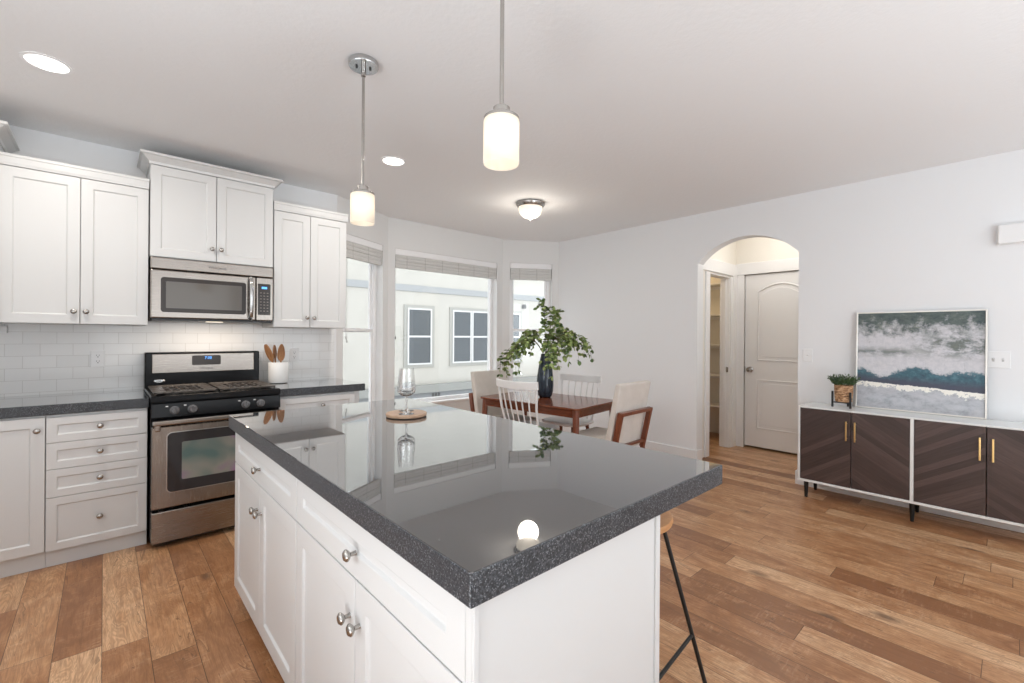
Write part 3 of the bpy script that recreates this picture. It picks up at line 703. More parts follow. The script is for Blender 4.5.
# ------------------------------------------------------------------ range
t = thing('gas_range', 'stainless and black gas range under the microwave', 'range', (0.594, YA, 0))
x0, x1 = 0.2135, 0.9370
B(t).box(x0, x1, 3.535, YA-0.03, 0.03, 0.905).done('body', M['black_enamel'], bevel=0.003)
B(t).box(x0+0.02, x1-0.02, 3.56, YA-0.06, 0, 0.0295).done('plinth', M['black_plastic'])
B(t).box(x0+0.003, x1-0.003, 3.470, 3.535, 0.036, 0.226).done('storage_drawer', M['steel'], bevel=0.006)
door = B(t).box(x0+0.003, x1-0.003, 3.478, 3.535, 0.243, 0.745).done('oven_door', M['steel_v'], bevel=0.006)
B(t).prism(rrect(0.580, 0.520, 0.585, 0.375, 0.03), 'y', 3.4755, 3.49).done('window_trim', M['chrome'], parent=door)
B(t).prism(rrect(0.580, 0.520, 0.575, 0.365, 0.027), 'y', 3.4745, 3.49).done('oven_window', M['dark_glass'], parent=door)
iw = N('oven_inner_window'); iw.set(Base_Color=(0.20, 0.20, 0.19, 1), Roughness=0.08); v = iw.coord('Object')
iw.set(Base_Color=iw.ramp(iw.noise(v, 4, 2, 0.5, 0.5), [(0.35, (0.10, 0.16, 0.15)), (0.5, (0.25, 0.25, 0.22)), (0.62, (0.26, 0.15, 0.26))]))
B(t).prism(rrect(0.580, 0.523, 0.43, 0.235, 0.01), 'y', 3.4738, 3.49).done('inner_window', iw.m, parent=door)
b = B(t); b.box(x0+0.004, x1-0.004, 3.435, 3.463, 0.757, 0.787)
for xx in (x0+0.03, x1-0.03): b.box(xx-0.015, xx+0.015, 3.45, 3.50, 0.72, 0.785)
b.done('oven_handle', M['steel'], parent=door, bevel=0.008)
man = B(t).prism([(3.535, 0.795), (3.490, 0.795), (3.500, 0.886), (3.535, 0.886)], 'x', x0, x1).done('control_manifold', M['black_enamel'], bevel=0.006)
M['marks'] = plain('white_print', (0.75, 0.75, 0.75), 0.6)
for xx in (0.329, 0.421, 0.719, 0.811):
    kb = B(t).lathe((xx, 3.4955, 0.838), [(0.026, 0), (0.026, 0.004), (0.021, 0.007), (0.019, 0.024), (0.016, 0.028), (0, 0.029)], 20, (0, -1, 0.05)).done('burner_knob', M['grey_knob'], parent=man, smooth=40)
    B(t).box(xx-0.003, xx+0.003, 3.460, 3.475, 0.820, 0.860).done('knob_grip', M['grey_knob'], parent=man, bevel=0.002)
    B(t).box(xx-0.045, xx-0.032, 3.4945, 3.4995, 0.862, 0.868).done('knob_marks', M['marks'], parent=man)
B(t).prism([(3.495, 0.892), (3.510, 0.930), (4.10, 0.930), (4.10, 0.89), (3.535, 0.89)], 'x', x0-0.002, x1+0.002).done('cooktop', M['black_enamel'], bevel=0.006)
# two cast iron grates, each one continuous casting, over four burners
for gx0, gx1 in ((0.230, 0.569), (0.582, 0.921)):
    b = B(t); gy0, gy1 = 3.56, 4.07; zt0, zt1 = 0.938, 0.947; h = 0.006
    b.box(gx0, gx1, gy0, gy0+0.014, zt0, zt1).box(gx0, gx1, gy1-0.014, gy1, zt0, zt1).box(gx0, gx0+0.014, gy0, gy1, zt0, zt1).box(gx1-0.014, gx1, gy0, gy1, zt0, zt1)
    ym = (gy0+gy1)/2; b.box(gx0, gx1, ym-h, ym+h, zt0, zt1); xm = (gx0+gx1)/2
    for k in range(1, 7):
        xx = gx0+(gx1-gx0)*k/7
        for ya, yb in ((gy0, gy0+0.09), (ym-0.09, ym+0.09), (gy1-0.09, gy1)): b.box(xx-h, xx+h, ya, yb, zt0, zt1)
    for yy in ((gy0+ym)/2, (ym+gy1)/2): b.box(gx0, xm-0.03, yy-h, yy+h, zt0, zt1).box(xm+0.03, gx1, yy-h, yy+h, zt0, zt1)
    for xx in (gx0+0.007, gx1-0.007):
        for yy in (gy0+0.007, ym, gy1-0.007): b.box(xx-0.007, xx+0.007, yy-0.007, yy+0.007, 0.9305, zt0)
    b.box(gx0+0.012, gx1-0.012, gy0+0.012, gy0+0.06, zt0+0.003, zt1-0.002).box(gx0+0.012, gx1-0.012, gy1-0.06, gy1-0.012, zt0+0.003, zt1-0.002).box(gx0+0.012, gx0+0.07, gy0+0.06, gy1-0.06, zt0+0.003, zt1-0.002).box(gx1-0.07, gx1-0.012, gy0+0.06, gy1-0.06, zt0+0.003, zt1-0.002)
    g = b.done('grate', M['iron'], bevel=0.002, seg=1)
    for yy in ((gy0+ym)/2, (ym+gy1)/2):
        B(t).lathe((xm, yy, 0.930), [(0.06, 0), (0.055, 0.004), (0.034, 0.006), (0.036, 0.011), (0.034, 0.014), (0, 0.0145)], 20).done('burner', M['burner'], smooth=40)
bgp = B(t).box(x0, x1, 4.095, YA-0.012, 0.90, 1.180).done('backguard', M['black_enamel'], bevel=0.008)
B(t).prism([(x0+0.04, 1.030), (x1-0.04, 1.030), (x1-0.04, 1.168), (x0+0.04, 1.168)], 'y', 4.088, 4.097).done('control_fascia', M['steel'], parent=bgp, bevel=0.004)
B(t).prism(rrect(0.578, 1.118, 0.182, 0.072, 0.01), 'y', 4.0860, 4.09).done('display_panel', M['black_glossy'], parent=bgp)
B(t).prism(rrect(0.588, 1.135, 0.052, 0.030, 0.008), 'y', 4.0852, 4.09).done('display_surround', plain('display_navy', (0.01, 0.015, 0.06), 0.2), parent=bgp)
text(t, '7:30', 0.026, (0.588, 4.0848, 1.135), M['lcd'], 'clock_digits', bgp, FRONT)
text(t, 'Whirlpool', 0.020, (0.580, 4.0872, 1.058), M['print'], 'lettering', bgp, FRONT)
bd = B(t); bd.lathe((0, 0, 0), [(0.033, 0), (0.033, 0.006), (0.028, 0.009), (0, 0.009)], 28, (0, -1, 0))
for v_ in bd.bm.verts: v_.co.z *= 0.42; v_.co += Vector((0.297, 4.0955, 0.975))
bd.done('oval_badge', M['chrome'], parent=bgp, smooth=40)

# ------------------------------------------------------------------ crock with wooden spoons
CX, CY = 1.066, 4.040
tag(B().lathe((CX, CY, 0.9165), [(0.045, 0), (0.070, 0.004), (0.075, 0.018), (0.0765, 0.168), (0.0745, 0.172), (0.071, 0.170), (0.069, 0.03), (0, 0.022)], 40).done('utensil_crock', M['ceramic'], smooth=40), 'round white ceramic utensil crock on the short countertop', 'crock')
def spoon(name, lab, base_, lean, hw, hl, rotz, slot):
    t = thing(name, lab, 'spoon', base_, rotz, 'wooden utensils in the crock')
    top = Vector(lean)
    b = B(t, True); b.tube([(0, 0, 0), top*0.5, top*0.78], [0.0065, 0.006, 0.007], 10); b.done('handle', M['spoon'], smooth=60)
    b = B(t, True); q = top.normalized().to_track_quat('Z', 'Y')
    pts = []
    for i in range(20):
        a = 2*PI*i/20; r = hw*(1-0.25*math.sin(a)*(1 if slot else 0.3)); pts.append((r*math.cos(a), hl*math.sin(a)))
    fr, bk = [], []
    for (px, pz) in pts:
        fr.append(b.bm.verts.new(top*0.86 + q @ Vector((px, -0.004, pz)))); bk.append(b.bm.verts.new(top*0.86 + q @ Vector((px, 0.004, pz))))
    cf = b.bm.verts.new(top*0.86 + q @ Vector((0, 0.001, 0))); cb = b.bm.verts.new(top*0.86 + q @ Vector((0, 0.009, 0)))
    for i in range(20):
        j = (i+1) % 20; b.face([fr[i], fr[j], bk[j], bk[i]]); b.face([fr[j], fr[i], cf]); b.face([bk[i], bk[j], cb])
    b.done('bowl', M['spoon'], smooth=50)
spoon('wooden_spoon', 'broad wooden spatula leaning toward the range in the crock', (CX+0.01, CY, 0.945), (-0.105, -0.02, 0.255), 0.042, 0.078, 0.1, False)
spoon('wooden_spoon', 'narrow wooden spoon standing upright in the middle of the crock', (CX-0.01, CY+0.02, 0.945), (-0.012, 0.015, 0.265), 0.02, 0.055, 0, False)
spoon('wooden_spoon', 'rounded wooden spoon nearest the wall outlet in the crock', (CX+0.005, CY-0.02, 0.945), (0.010, -0.012, 0.258), 0.035, 0.070, -0.2, True)

# ------------------------------------------------------------------ island
IX0, IX1, IY0, IY1 = 0.4585, 1.445, 0.606, 2.590
CX0, CX1 = 0.482, 1.108
def island_unit(lab, ya, yb, near):
    t = thing('island_cabinet', lab, 'cabinet', ((CX0+CX1)/2, (ya+yb)/2, 0), 0, 'island cabinets')
    B(t).box(CX0+0.02, CX1-0.012, ya+(0.018 if near else 0), yb, 0.085, 0.8535).done('body', M['cab'], bevel=0.001, seg=1)
    B(t).box(CX0+0.07, CX1-0.012, ya+(0.018 if near else 0), yb, 0, 0.0845).done('toe_kick', M['cab'])
    u = Vector((0, -1, 0)); wv = Vector((-1, 0, 0)); W = yb-ya; s = 0.016 if near else 0
    add_door(t, 'drawer', (CX0+0.0198, yb-0.003, 0.690), u, wv, W-0.006-s, 0.156, ((W-s)/2, 0.066), fr=0.062)
    half = (W-0.006-s-0.004)/2
    add_door(t, 'door', (CX0+0.0198, yb-0.003, 0.078), u, wv, half, 0.607, (half-0.028, 0.503), fr=0.062)
    add_door(t, 'door', (CX0+0.0198, yb-0.003-half-0.004, 0.078), u, wv, half, 0.607, (0.028, 0.503), fr=0.062)
    return t
t = island_unit('white island cabinet under the overhanging corner nearest the camera', 0.634, 1.607, True)
B(t).box(CX0, CX1-0.012, 0.6335, 0.6515, 0, 0.8535).done('end_panel', M['cab'], bevel=0.001, seg=1)
B(t).box(CX0+0.001, CX0+0.012, 0.628, 0.634, 0, 0.8535).done('corner_strip', M['cab'], bevel=0.001, seg=1)
B(t).box(CX1-0.02, CX1, 0.628, 0.6335, 0, 0.8535).done('corner_strip', M['cab'], bevel=0.001, seg=1)
B(t).box(CX1-0.0115, CX1, 0.634, 1.607, 0, 0.8535).done('back_panel', M['cab'])
t = island_unit('white island cabinet at the end facing the range', 1.608, 2.560, False)
B(t).box(CX1-0.0115, CX1, 1.608, 2.560, 0, 0.8535).done('back_panel', M['cab'])
tag(slab(IX0, IX1, IY0, IY1, 0.854, 0.915, 'island_countertop', 0.0035), 'large polished dark stone slab on the white island', 'countertop', 'stone countertops')

# bar stool tucked under the overhang
SX, SY = 1.388, 0.935
t = thing('bar_stool', 'black wire bar stool with round wooden seat under island overhang', 'stool', (SX, SY, 0))
b = B(t, True); b.lathe((0, 0, 0.662), [(0.150, 0), (0.168, 0.005), (0.172, 0.016), (0.168, 0.027), (0.155, 0.031), (0.09, 0.027), (0, 0.025)], 40); b.done('seat', M['seat_wood'], smooth=45)
b = B(t, True); b.tube([(0.142*math.cos(2*PI*i/32), 0.142*math.sin(2*PI*i/32), 0.6555) for i in range(32)], 0.007, 8, closed=True); b.done('seat_ring', M['black_metal'], smooth=60)
legs = []
for k in range(4):
    a = math.radians(-42+90*k); tp = Vector((0.14*math.cos(a), 0.14*math.sin(a), 0.654)); bt = Vector((0.325*math.cos(a+0.06), 0.325*math.sin(a+0.06), 0.0))
    B(t, True).tube([tp, bt], 0.0075, 10).done('leg', M['black_metal'], smooth=60); legs.append((tp, bt))
for k in (1, 2, 3):
    f = 0.64; p = legs[k][0].lerp(legs[k][1], f); q = legs[(k+1) % 4][0].lerp(legs[(k+1) % 4][1], f)
    B(t, True).tube([p, q], 0.0065, 10).done('footrest_bar', M['black_metal'], smooth=60)

# round board and two wine glasses
BX, BY = 1.112, 2.005
tag(B().lathe((BX, BY, 0.9155), [(0.090, 0), (0.098, 0.004), (0.099, 0.014), (0.096, 0.018), (0, 0.018)], 48).done('serving_board', M['board'], smooth=40), 'round wooden serving board on the island slab', 'board')
def wine_glass(lab, x, y):
    zb = 0.934
    prof = [(0, 0), (0.036, 0.0), (0.0365, 0.0015), (0.020, 0.004), (0.006, 0.009), (0.0042, 0.02), (0.0042, 0.075), (0.007, 0.083), (0.024, 0.090), (0.041, 0.103), (0.0435, 0.115), (0.041, 0.145), (0.0345, 0.215),
            (0.0333, 0.215), (0.0397, 0.145), (0.042, 0.115), (0.0395, 0.105), (0.023, 0.0925), (0, 0.088)]
    t = thing('wine_glass', lab, 'glass', (x, y, zb), 0, 'wine glasses on the board')
    b = B(t, True); b.lathe((0, 0, 0), prof, 40, caps=False); b.done('bowl_and_stem', M['glass'], smooth=30)
wine_glass('clear wine glass nearer the camera on the round board', BX-0.022, BY-0.038)
wine_glass('clear wine glass behind the other on the round board', BX+0.024, BY+0.042)

# ------------------------------------------------------------------ ceiling lights
def pendant(lab, x, y):
    t = thing('pendant_light', lab, 'pendant', (x, y, H), 0, 'pendants over the island')
    c = B(t).lathe((x, y, H), [(0.0665, 0), (0.0685, -0.004), (0.0685, -0.022), (0.066, -0.026), (0, -0.0262)], 40).done('canopy', M['chrome'], smooth=40)
    b = B(t)
    for s in (-1, 1): b.lathe((x+0.032*s*0.9, y-0.032*s*0.35, H-0.026), [(0.0055, 0), (0.0055, -0.006), (0.003, -0.009), (0, -0.009)], 12)
    b.done('canopy_screws', M['burner'], parent=c, smooth=40)
    B(t).lathe((x, y, 2.015), [(0.0105, H-0.026-2.015), (0.0105, H-0.07-2.015), (0.0065, H-0.073-2.015), (0.0065, 0)], 16).done('rod', M['nickel'], smooth=40)
    B(t).lathe((x, y, 1.983), [(0.054, 0), (0.054, 0.008), (0.046, 0.013), (0.026, 0.015), (0.026, 0.038), (0.022, 0.041), (0.0066, 0.041)], 32).done('cap', M['nickel'], smooth=40)
    B(t).lathe((x, y, 1.846), [(0.0535, 0.137), (0.0555, 0.13), (0.0555, 0.004), (0.054, 0), (0.0525, 0.004), (0.0525, 0.130), (0.0500, 0.1365)], 40, caps=False).done('glass_shade', M['frost'], smooth=50)
    B(t).lathe((x, y, 1.885), [(0, 0), (0.016, 0.004), (0.026, 0.018), (0.028, 0.034), (0.022, 0.055), (0.013, 0.075), (0.013, 0.097)], 20).done('bulb', M['bulb'], smooth=60)
pendant('nickel pendant with its ceiling canopy in view, toward the range', 0.911, 2.076)
pendant('nearest nickel pendant with frosted glass, rod running out of the frame', 0.911, 1.063)
def downlight(lab, x, y, power=10):
    t = thing('recessed_light', lab, 'light', (x, y, H), 0, 'recessed ceiling lights')
    B(t).lathe((x, y, H), [(0.092, -0.0005), (0.092, -0.004), (0.078, -0.006), (0.075, -0.003), (0.075, -0.0005)], 40, caps=False).done('trim_ring', M['vinyl'], smooth=40)
    B(t).lathe((x, y, H), [(0.075, -0.0006), (0.075, -0.0025), (0, -0.003)], 40).done('lens', M['led'], smooth=40)
    l = bpy.data.lights.new('recessed_lamp', 'AREA'); l.shape = 'DISK'; l.size = 0.14; l.energy = power; l.color = (1, 0.95, 0.88)
    o = bpy.data.objects.new('recessed_lamp', l); COL.objects.link(o); o.location = (x, y, H-0.012)
downlight('recessed ceiling light over the drawer stack', -0.21, 3.124)
downlight('recessed ceiling light in front of the narrow wall cabinet', 1.597, 3.10)
FX, FY = 3.085, 3.157
t = thing('flush_ceiling_light', 'dome ceiling light with nickel rim over the dining table', 'light', (FX, FY, H))
B(t).lathe((FX, FY, H), [(0.12, 0), (0.143, -0.008), (0.143, -0.016), (0.122, -0.045), (0.118, -0.045)], 40).done('rim', M['nickel'], smooth=40)
B(t).lathe((FX, FY, H-0.040), [(0.117, 0), (0.116, -0.03), (0.100, -0.070), (0.07, -0.098), (0.03, -0.113), (0, -0.116)], 40, caps=False).done('glass_dome', M['dome'], smooth=70)
B(t).lathe((FX, FY, H-0.154), [(0.006, 0.004), (0.011, 0), (0.011, -0.006), (0.005, -0.012), (0.004, -0.02), (0, -0.022)], 14).done('finial', M['nickel'], smooth=40)
l = bpy.data.lights.new('dome_lamp', 'POINT'); l.energy = 6; l.color = (1, 0.93, 0.82); l.shadow_soft_size = 0.1
o = bpy.data.objects.new('dome_lamp', l); COL.objects.link(o); o.location = (FX, FY, H-0.19)
# hall ceiling light (above the arch, out of sight)
l = bpy.data.lights.new('hall_lamp', 'POINT'); l.energy = 6; l.color = (1, 0.95, 0.88); l.shadow_soft_size = 0.12
o = bpy.data.objects.new('hall_lamp', l); COL.objects.link(o); o.location = (5.2, 1.65, 2.42)
l = bpy.data.lights.new('pantry_lamp', 'POINT'); l.energy = 6; l.color = (1, 0.74, 0.44); l.shadow_soft_size = 0.1
o = bpy.data.objects.new('pantry_lamp', l); COL.objects.link(o); o.location = (5.4, 3.0, 2.45)

# ------------------------------------------------------------------ dining set
TX, TY, TR, TZ = 3.106, 2.935, math.radians(7.5), 0.73
TA, TB = 0.355, 0.56
t = thing('dining_table', 'red-brown wooden dining table in the bay', 'table', (TX, TY, 0), TR)
B(t, True).prism(rrect(0, 0, 2*TA, 2*TB, 0.045), 'z', TZ-0.018, TZ).done('table_top', M['walnut'], bevel=0.005)
b = B(t, True)
b.box(-TA+0.05, TA-0.05, -TB+0.035, -TB+0.055, TZ-0.085, TZ-0.0185).box(-TA+0.05, TA-0.05, TB-0.055, TB-0.035, TZ-0.085, TZ-0.0185)
b.box(-TA+0.035, -TA+0.055, -TB+0.05, TB-0.05, TZ-0.085, TZ-0.0185).box(TA-0.055, TA-0.035, -TB+0.05, TB-0.05, TZ-0.085, TZ-0.0185)
b.done('apron', M['walnut'], bevel=0.002)
for sx in (-1, 1):
    for sy in (-1, 1):
        B(t, True).tube([(sx*(TA-0.048), sy*(TB-0.048), TZ-0.0186), (sx*(TA-0.045), sy*(TB-0.045), TZ-0.12), (sx*(TA-0.03), sy*(TB-0.03), 0)], [0.027, 0.027, 0.014], 16).done('leg', M['walnut_leg'], smooth=50)

def upholstered(lab, x, y, rz):
    """faces local +y; the origin is under the middle of the seat back"""
    t = thing('upholstered_chair', lab, 'chair', (x, y, 0), rz, 'upholstered dining chairs')
    w = 0.235
    B(t, True).box(-w, w, -0.01, 0.44, 0.40, 0.50).done('seat', M['linen'], bevel=0.03, seg=4)
    b = B(t, True)
    p = [(-0.005, 0.42), (0.055, 0.42), (-0.055, 0.955), (-0.105, 0.95)]
    b.prism(p, 'x', -w, w); b.done('backrest', M['linen'], bevel=0.012, seg=3)
    b = B(t, True)
    for s in (-1, 1): b.bar((s*(w-0.012), -0.03, 0.40), (s*(w-0.012), -0.100, 0.735), 0.034, 0.040)
    b.bar((-w+0.004, -0.099, 0.722), (w-0.004, -0.099, 0.722), 0.046, 0.026); b.bar((-w+0.01, -0.042, 0.455), (w-0.01, -0.042, 0.455), 0.030, 0.020)
    b.done('back_frame', M['walnut_leg'], bevel=0.004)
    for s in (-1, 1):
        B(t, True).bar((s*(w-0.012), -0.03, 0.42), (s*(w-0.005), -0.10, 0), 0.030, 0.034, 0.022, 0.024).done('leg', M['walnut_leg'], bevel=0.003)
        B(t, True).bar((s*(w-0.03), 0.40, 0.41), (s*(w-0.02), 0.42, 0), 0.036, 0.036, 0.022, 0.022).done('leg', M['walnut_leg'], bevel=0.003)
    return t
upholstered('beige upholstered chair with its wooden back frame toward the camera', 3.125, 2.09, math.radians(3))
upholstered('beige upholstered chair backing on to the bay window', 2.99, 3.585, math.radians(184))

def spindle(lab, x, y, rz):
    t = thing('spindle_chair', lab, 'chair', (x, y, 0), rz, 'white spindle-back chairs')
    w = 0.225
    b = B(t, True); pts = []
    for (px, py) in ((-w+0.02, 0.0), (-w, 0.17), (-w+0.005, 0.30), (-0.12, 0.36), (0.12, 0.36), (w-0.005, 0.30), (w, 0.17), (w-0.02, 0.0)): pts.append((px, py))
    b.prism(pts, 'z', 0.468, 0.500); b.done('seat', M['white_chair'], bevel=0.014, seg=3)
    n = 7
    def bow(u): return -0.045-0.045*(1-u*u)
    for i in range(n):
        u = -1+2*i/(n-1); xb = u*(w-0.035); xt = u*(w+0.0)
        r = 0.011 if i in (0, n-1) else 0.0065
        B(t, True).tube([(xb, 0.03-0.02*(1-u*u), 0.495), ((xb+xt)/2, (0.03+bow(u))/2-0.012, 0.68), (xt, bow(u)+0.002, 0.865)], [r, r*1.05, r*0.9], 10).done('spindle', M['white_chair'], smooth=60)
    b = B(t, True); rows = []
    for i in range(25):
        u = -1+2*i/24; xx = u*(w+0.018); yy = bow(u); zt = 0.925-0.006*(1-u*u)+0.004*abs(u)**6; zb = 0.852+0.006*abs(u)**4
        rows.append([b.bm.verts.new(p) for p in ((xx, yy-0.011, zb), (xx, yy+0.011, zb), (xx, yy+0.006, zt), (xx, yy-0.014, zt))])
    for p, q in zip(rows, rows[1:]):
        for k in range(4): b.face([p[k], p[(k+1) % 4], q[(k+1) % 4], q[k]])
    b.face(rows[0][::-1]); b.face(rows[-1]); b.done('top_rail', M['white_chair'], smooth=50, bevel=0.004)
    for sx in (-1, 1):
        B(t, True).tube([(sx*0.155, 0.06, 0.47), (sx*0.205, -0.01, 0)], [0.018, 0.011], 12).done('leg', M['walnut_leg'], smooth=50)
        B(t, True).tube([(sx*0.155, 0.29, 0.47), (sx*0.20, 0.34, 0)], [0.018, 0.011], 12).done('leg', M['walnut_leg'], smooth=50)
    return t
spindle('white spindle-back chair between the island and the table', 2.745, 2.925, math.radians(-85))
spindle('white spindle-back chair across the table by the plain wall', 3.545, 2.935, math.radians(95))

# vase and leafy branches
VX, VY, VZ = 3.15, 3.005, TZ
tag(B().lathe((VX, VY, VZ+0.0005), [(0.048, 0), (0.062, 0.008), (0.078, 0.06), (0.082, 0.12), (0.078, 0.20), (0.062, 0.31), (0.050, 0.37), (0.042, 0.405), (0.044, 0.415), (0.040, 0.413), (0.037, 0.40), (0.044, 0.36), (0.055, 0.29), (0, 0.25)], 40).done('vase', M['vase'], smooth=50), 'tall glossy charcoal vase on the dining table', 'vase')
t = thing('leafy_branches', 'green leafy branches arching out of the charcoal vase', 'branches', (VX, VY, VZ+0.42))
rng = random.Random(11)
def leaf(b, p, d, nrm, L, W):
    d = d.normalized(); sd = d.cross(nrm).normalized(); up_ = sd.cross(d).normalized()
    o_ = [(0, 0), (0.12, 0.26), (0.34, 0.46), (0.60, 0.48), (0.82, 0.32), (1.0, 0.0), (0.82, -0.32), (0.60, -0.48), (0.34, -0.46), (0.12, -0.26)]
    v = [b.bm.verts.new(p + d*L*a + sd*W*c + up_*W*0.22*abs(c)) for a, c in o_]; cv = b.bm.verts.new(p + d*L*0.5)
    for k in range(10): b.face([v[k], v[(k+1) % 10], cv])
camdir = Vector((math.sin(TH), math.cos(TH), 0)); camr = rt.copy()
def cpt(a, bq, c): return camr*a + camdir*bq + Vector((0, 0, c))
def bez(p0, p1, p2, n):
    return [(p0*(1-u)**2 + p1*2*u*(1-u) + p2*u*u) for u in [i/n for i in range(n+1)]]
stems = B(t, True); fol = B(t, True)
base_p = Vector((0, 0, -0.06))
mains = [  # along the picture plane, depth, height of control and tip
    ((-0.14, 0.02, 0.34), (-0.43, 0.08, -0.06)), ((-0.12, -0.06, 0.28), (-0.30, -0.14, 0.05)), ((0.0, 0.02, 0.25), (-0.01, 0.05, 0.47)), ((0.03, -0.02, 0.3), (0.09, -0.10, 0.36)),
    ((0.12, 0.05, 0.36), (0.38, 0.05, 0.13)), ((0.10, -0.12, 0.30), (0.24, -0.22, 0.12)), ((-0.06, 0.12, 0.30), (-0.16, 0.25, 0.20)), ((0.02, -0.08, 0.22), (0.06, -0.22, 0.02)), ((0.08, 0.12, 0.28), (0.20, 0.22, 0.24))]
for c1, tip in mains:
    pts = bez(base_p, cpt(*c1), cpt(*tip), 22)
    stems.tube(pts, [0.0035*(1-0.7*i/22) for i in range(23)], 6)
    for i in range(7, 23):
        for rep in range(1 if i < 20 else 2):
            p = pts[i]; tang = (pts[min(i+1, 22)]-pts[i-1]).normalized()
            out = Vector((rng.uniform(-1, 1), rng.uniform(-1, 1), rng.uniform(-0.5, 0.5)))
            d0 = (out + tang*0.7).normalized(); ln = rng.uniform(0.08, 0.15); drop = rng.uniform(0.4, 1.2)*ln*(0.3 if tip[2] > 0.3 else 1.0)
            tw = [p + d0*ln*u*(1-0.25*u) + Vector((0, 0, -drop*u*u)) for u in (0, 0.25, 0.5, 0.75, 1.0)]
            stems.tube(tw, 0.0011, 4)
            for k in (1, 2, 3, 4):
                pp = tw[k]; td = (tw[k]-tw[k-1]).normalized()
                side = td.cross(Vector((rng.uniform(-.3, .3), rng.uniform(-.3, .3), 1))).normalized()
                for sg in ((-1, 1) if k < 4 else (-1, 1, 0)):
                    if sg and rng.random() < 0.30: continue
                    dv = (side*sg + td*(0.5 if sg else 1.5) + Vector((0, 0, rng.uniform(-0.5, 0.15)))).normalized()
                    leaf(fol, pp, dv, Vector((rng.uniform(-.9, .9), rng.uniform(-.9, .9), 0.7)).normalized(), rng.uniform(0.036, 0.050), rng.uniform(0.028, 0.038))
stems.done('twigs', M['twig'], smooth=60); fol.done('foliage', M['leaf'])

# ------------------------------------------------------------------ sideboard
SBX0, SBX1, SBY1, SBY0, SZ0, SZ1 = 4.290, 4.625, 1.185, -0.262, 0.135, 0.752
YM_ = 0.474
t = thing('sideboard', 'long white sideboard with dark chevron doors against the wall', 'sideboard', (SBX0, YM_, 0))
b = B(t); th_ = 0.018
b.box(SBX0, SBX1, SBY0, SBY1, SZ1-0.012, SZ1).box(SBX0, SBX1, SBY0, SBY1, SZ0, SZ0+th_)
b.box(SBX0, SBX1, SBY1-0.012, SBY1, SZ0+th_, SZ1-0.012).box(SBX0, SBX1, SBY0, SBY0+0.012, SZ0+th_, SZ1-0.012).box(SBX0, SBX1, YM_-0.010, YM_+0.010, SZ0+th_, SZ1-0.012)
b.box(SBX1-0.01, SBX1, SBY0+0.012, SBY1-0.012, SZ0+th_, SZ1-0.012)
b.done('carcass', M['white_lac'], bevel=0.0015, seg=1)
for ya, yb, hy in ((0.832, 1.171, 0.857), (0.486, 0.827, 0.802), (0.108, 0.462, 0.136), (-0.248, 0.103, 0.076)):
    d = B(t).box(SBX0+0.002, SBX0+0.020, ya, yb, SZ0+th_+0.002, SZ1-0.014).done('door', M['chevron'], bevel=0.001, seg=1)
    b = B(t); b.box(SBX0-0.024, SBX0-0.014, hy-0.005, hy+0.005, 0.518, 0.668)
    for zz in (0.535, 0.651): b.box(SBX0-0.016, SBX0+0.003, hy-0.004, hy+0.004, zz-0.004, zz+0.004)
    b.done('handle', M['gold'], parent=d, bevel=0.0015)
for yy in (SBY1-0.05, YM_, SBY0+0.05):
    for xx in (SBX0+0.035, SBX1-0.04):
        B(t).lathe((xx, yy, 0), [(0.010, 0), (0.011, 0.002), (0.018, SZ0-0.0005)], 16).done('leg', M['black_metal'], smooth=40)
# leaning painting
AY_0, AY_1, AZ0, AZ1 = 0.112, 0.858, 0.7535, 1.527
axb, axt = 4.592, 4.6265
t = thing('framed_painting', 'abstract seascape painting in a thin pale frame leaning on wall', 'painting', (axb, (AY_0+AY_1)/2, AZ0))
lean = math.atan2(axt-axb, AZ1-AZ0); hh = (AZ1-AZ0)/math.cos(lean); ww = AY_1-AY_0
R_ = Matrix.Rotation(lean, 4, 'Y')
def leaned(b):
    for v_ in b.bm.verts: v_.co = R_ @ v_.co
    return b
b = B(t, True); f = 0.010
b.box(-0.014, 0.014, -ww/2, -ww/2+f, 0.0, hh).box(-0.014, 0.014, ww/2-f, ww/2, 0.0, hh).box(-0.014, 0.014, -ww/2+f, ww/2-f, 0, f).box(-0.014, 0.014, -ww/2+f, ww/2-f, hh-f, hh)
leaned(b).done('frame', M['art_frame'], bevel=0.0012, seg=1)
b = B(t, True); b.box(-0.006, 0.010, -ww/2+f, ww/2-f, f, hh-f)
uvl = b.bm.loops.layers.uv.new('UVMap')
for fc in b.bm.faces:
    for lp in fc.loops: lp[uvl].uv = (0.5-lp.vert.co.y/(ww-2*f), (lp.vert.co.z-f)/(hh-2*f))
leaned(b).done('canvas', M['art'])
# plant on its stand
PX, PY = 4.475, 0.915
t = thing('plant_stand', 'small black legged plant stand on the sideboard', 'stand', (PX, PY, SZ1), 0)
b = B(t, True)
for k in range(3):
    a = math.radians(-12+120*k); b.bar((0, 0, 0.040-0.0004*k), (0.073*math.cos(a), 0.073*math.sin(a), 0.040-0.0004*k), 0.010, 0.010)
b.done('cross_bar', M['black_metal'])
for k in range(3):
    a = math.radians(-12+120*k); B(t, True).bar((0.074*math.cos(a), 0.074*math.sin(a), 0), (0.074*math.cos(a), 0.074*math.sin(a), 0.130), 0.014, 0.014).done('leg', M['black_metal'], bevel=0.002)
t = thing('potted_plant', 'little bushy green plant in a woven basket pot', 'plant', (PX, PY, SZ1+0.0458))
B(t, True).lathe((0, 0, 0), [(0.048, 0), (0.057, 0.004), (0.062, 0.05), (0.064, 0.135), (0.061, 0.137), (0.058, 0.128), (0, 0.122)], 32).done('basket_pot', M['basket'], smooth=50)
b = B(t, True); rng = random.Random(5)
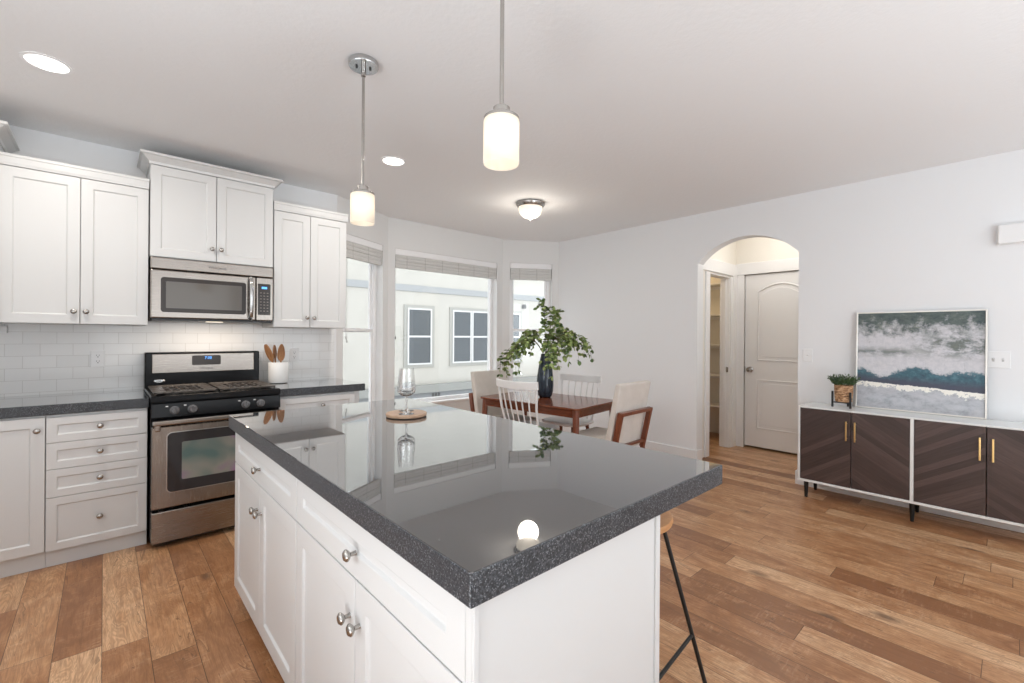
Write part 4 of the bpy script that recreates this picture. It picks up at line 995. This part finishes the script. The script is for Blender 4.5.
for i in range(230):
    a = rng.uniform(0, 2*PI); r0 = 0.05*math.sqrt(rng.random()); p = Vector((r0*math.cos(a), r0*math.sin(a), 0.122))
    ln = rng.uniform(0.055, 0.095); d = Vector((math.cos(a)*(0.15+r0*13), math.sin(a)*(0.15+r0*13), rng.uniform(0.7, 1.0))).normalized()
    for k in range(4):
        q = p + d*ln*(0.35+0.22*k); leaf(b, q, (d+Vector((rng.uniform(-.8, .8), rng.uniform(-.8, .8), rng.uniform(-.1, .6)))).normalized(), Vector((rng.uniform(-1, 1), rng.uniform(-1, 1), 0.6)).normalized(), rng.uniform(0.014, 0.024), rng.uniform(0.005, 0.009))
b.done('foliage', M['leaf_dark'])

# ------------------------------------------------------------------ neighbouring house across the way
NY = 11.0
def nx(x): return x*11/13
def nz(z): return CAMH+(z-CAMH)*11/13
t = thing('neighbouring_house', 'cream stucco house seen through the bay windows', 'house', (7, NY, -2.6))
B(t).box(-3, 26, NY, NY+0.3, nz(-0.52), 4.4).done('wall', M['stucco'])
B(t).box(-3, 26, NY-0.03, NY-0.001, nz(2.735), nz(2.945)).done('trim_band', M['ext_band'], bevel=0.005)
B(t).box(-3, 26, NY-0.25, NY-0.001, nz(-0.545), nz(-0.30)).done('ledge', M['ext_ledge'])
B(t).box(-3, 26, NY-0.20, NY+0.3, -2.6, nz(-0.545)).done('lower_wall', M['ext_belt'])
def nwin(xs, z0, z1):
    g = 0.085; x0, x1 = xs[0], xs[-1]
    fr = B(t).box(x0-g, x1+g, NY-0.03, NY-0.001, z0-g, z1+g).done('window', M['ext_trim'], bevel=0.004)
    for a, c in zip(xs, xs[1:]):
        a += 0.012; c -= 0.012; f = 0.045; zm = (z0+z1)/2
        b = B(t); b.box(a, a+f, NY-0.055, NY-0.031, z0, z1).box(c-f, c, NY-0.055, NY-0.031, z0, z1).box(a+f, c-f, NY-0.055, NY-0.031, z0, z0+f).box(a+f, c-f, NY-0.055, NY-0.031, z1-f, z1).box(a+f, c-f, NY-0.055, NY-0.031, zm-0.025, zm+0.025)
        b.done('sash', M['ext_frame'], parent=fr)
        p = B(t).box(a+f, c-f, NY-0.042, NY-0.032, z0+f, z1-f).done('pane', M['ext_glass'], parent=fr)
nwin((nx(7.19), nx(8.12)), nz(0.36), nz(2.20)); nwin((nx(8.93), nx(9.765), nx(10.62)), nz(0.36), nz(2.20)); nwin((nx(11.3), nx(12.15)), nz(0.36), nz(2.20)); nwin((nx(4.9), nx(3.9))[::-1], nz(0.36), nz(2.20))
b = B(t)
for k in range(3): b.box(nx(8.02)+k*0.10, nx(8.02)+0.05+k*0.10, NY-0.215, NY-0.201, nz(-0.71), nz(-0.58))
b.done('vent_slots', M['dark_slot'])
b = B(t); b.box(nx(12.25), nx(12.25)+0.11, NY-0.12, NY-0.001, nz(2.40), nz(2.56)); b.done('wall_lamp', M['black_plastic'], bevel=0.01)
struct(B().box(-30, 40, 5.2, 60, -2.75, -2.6).done('ground', M['ext_ground']))
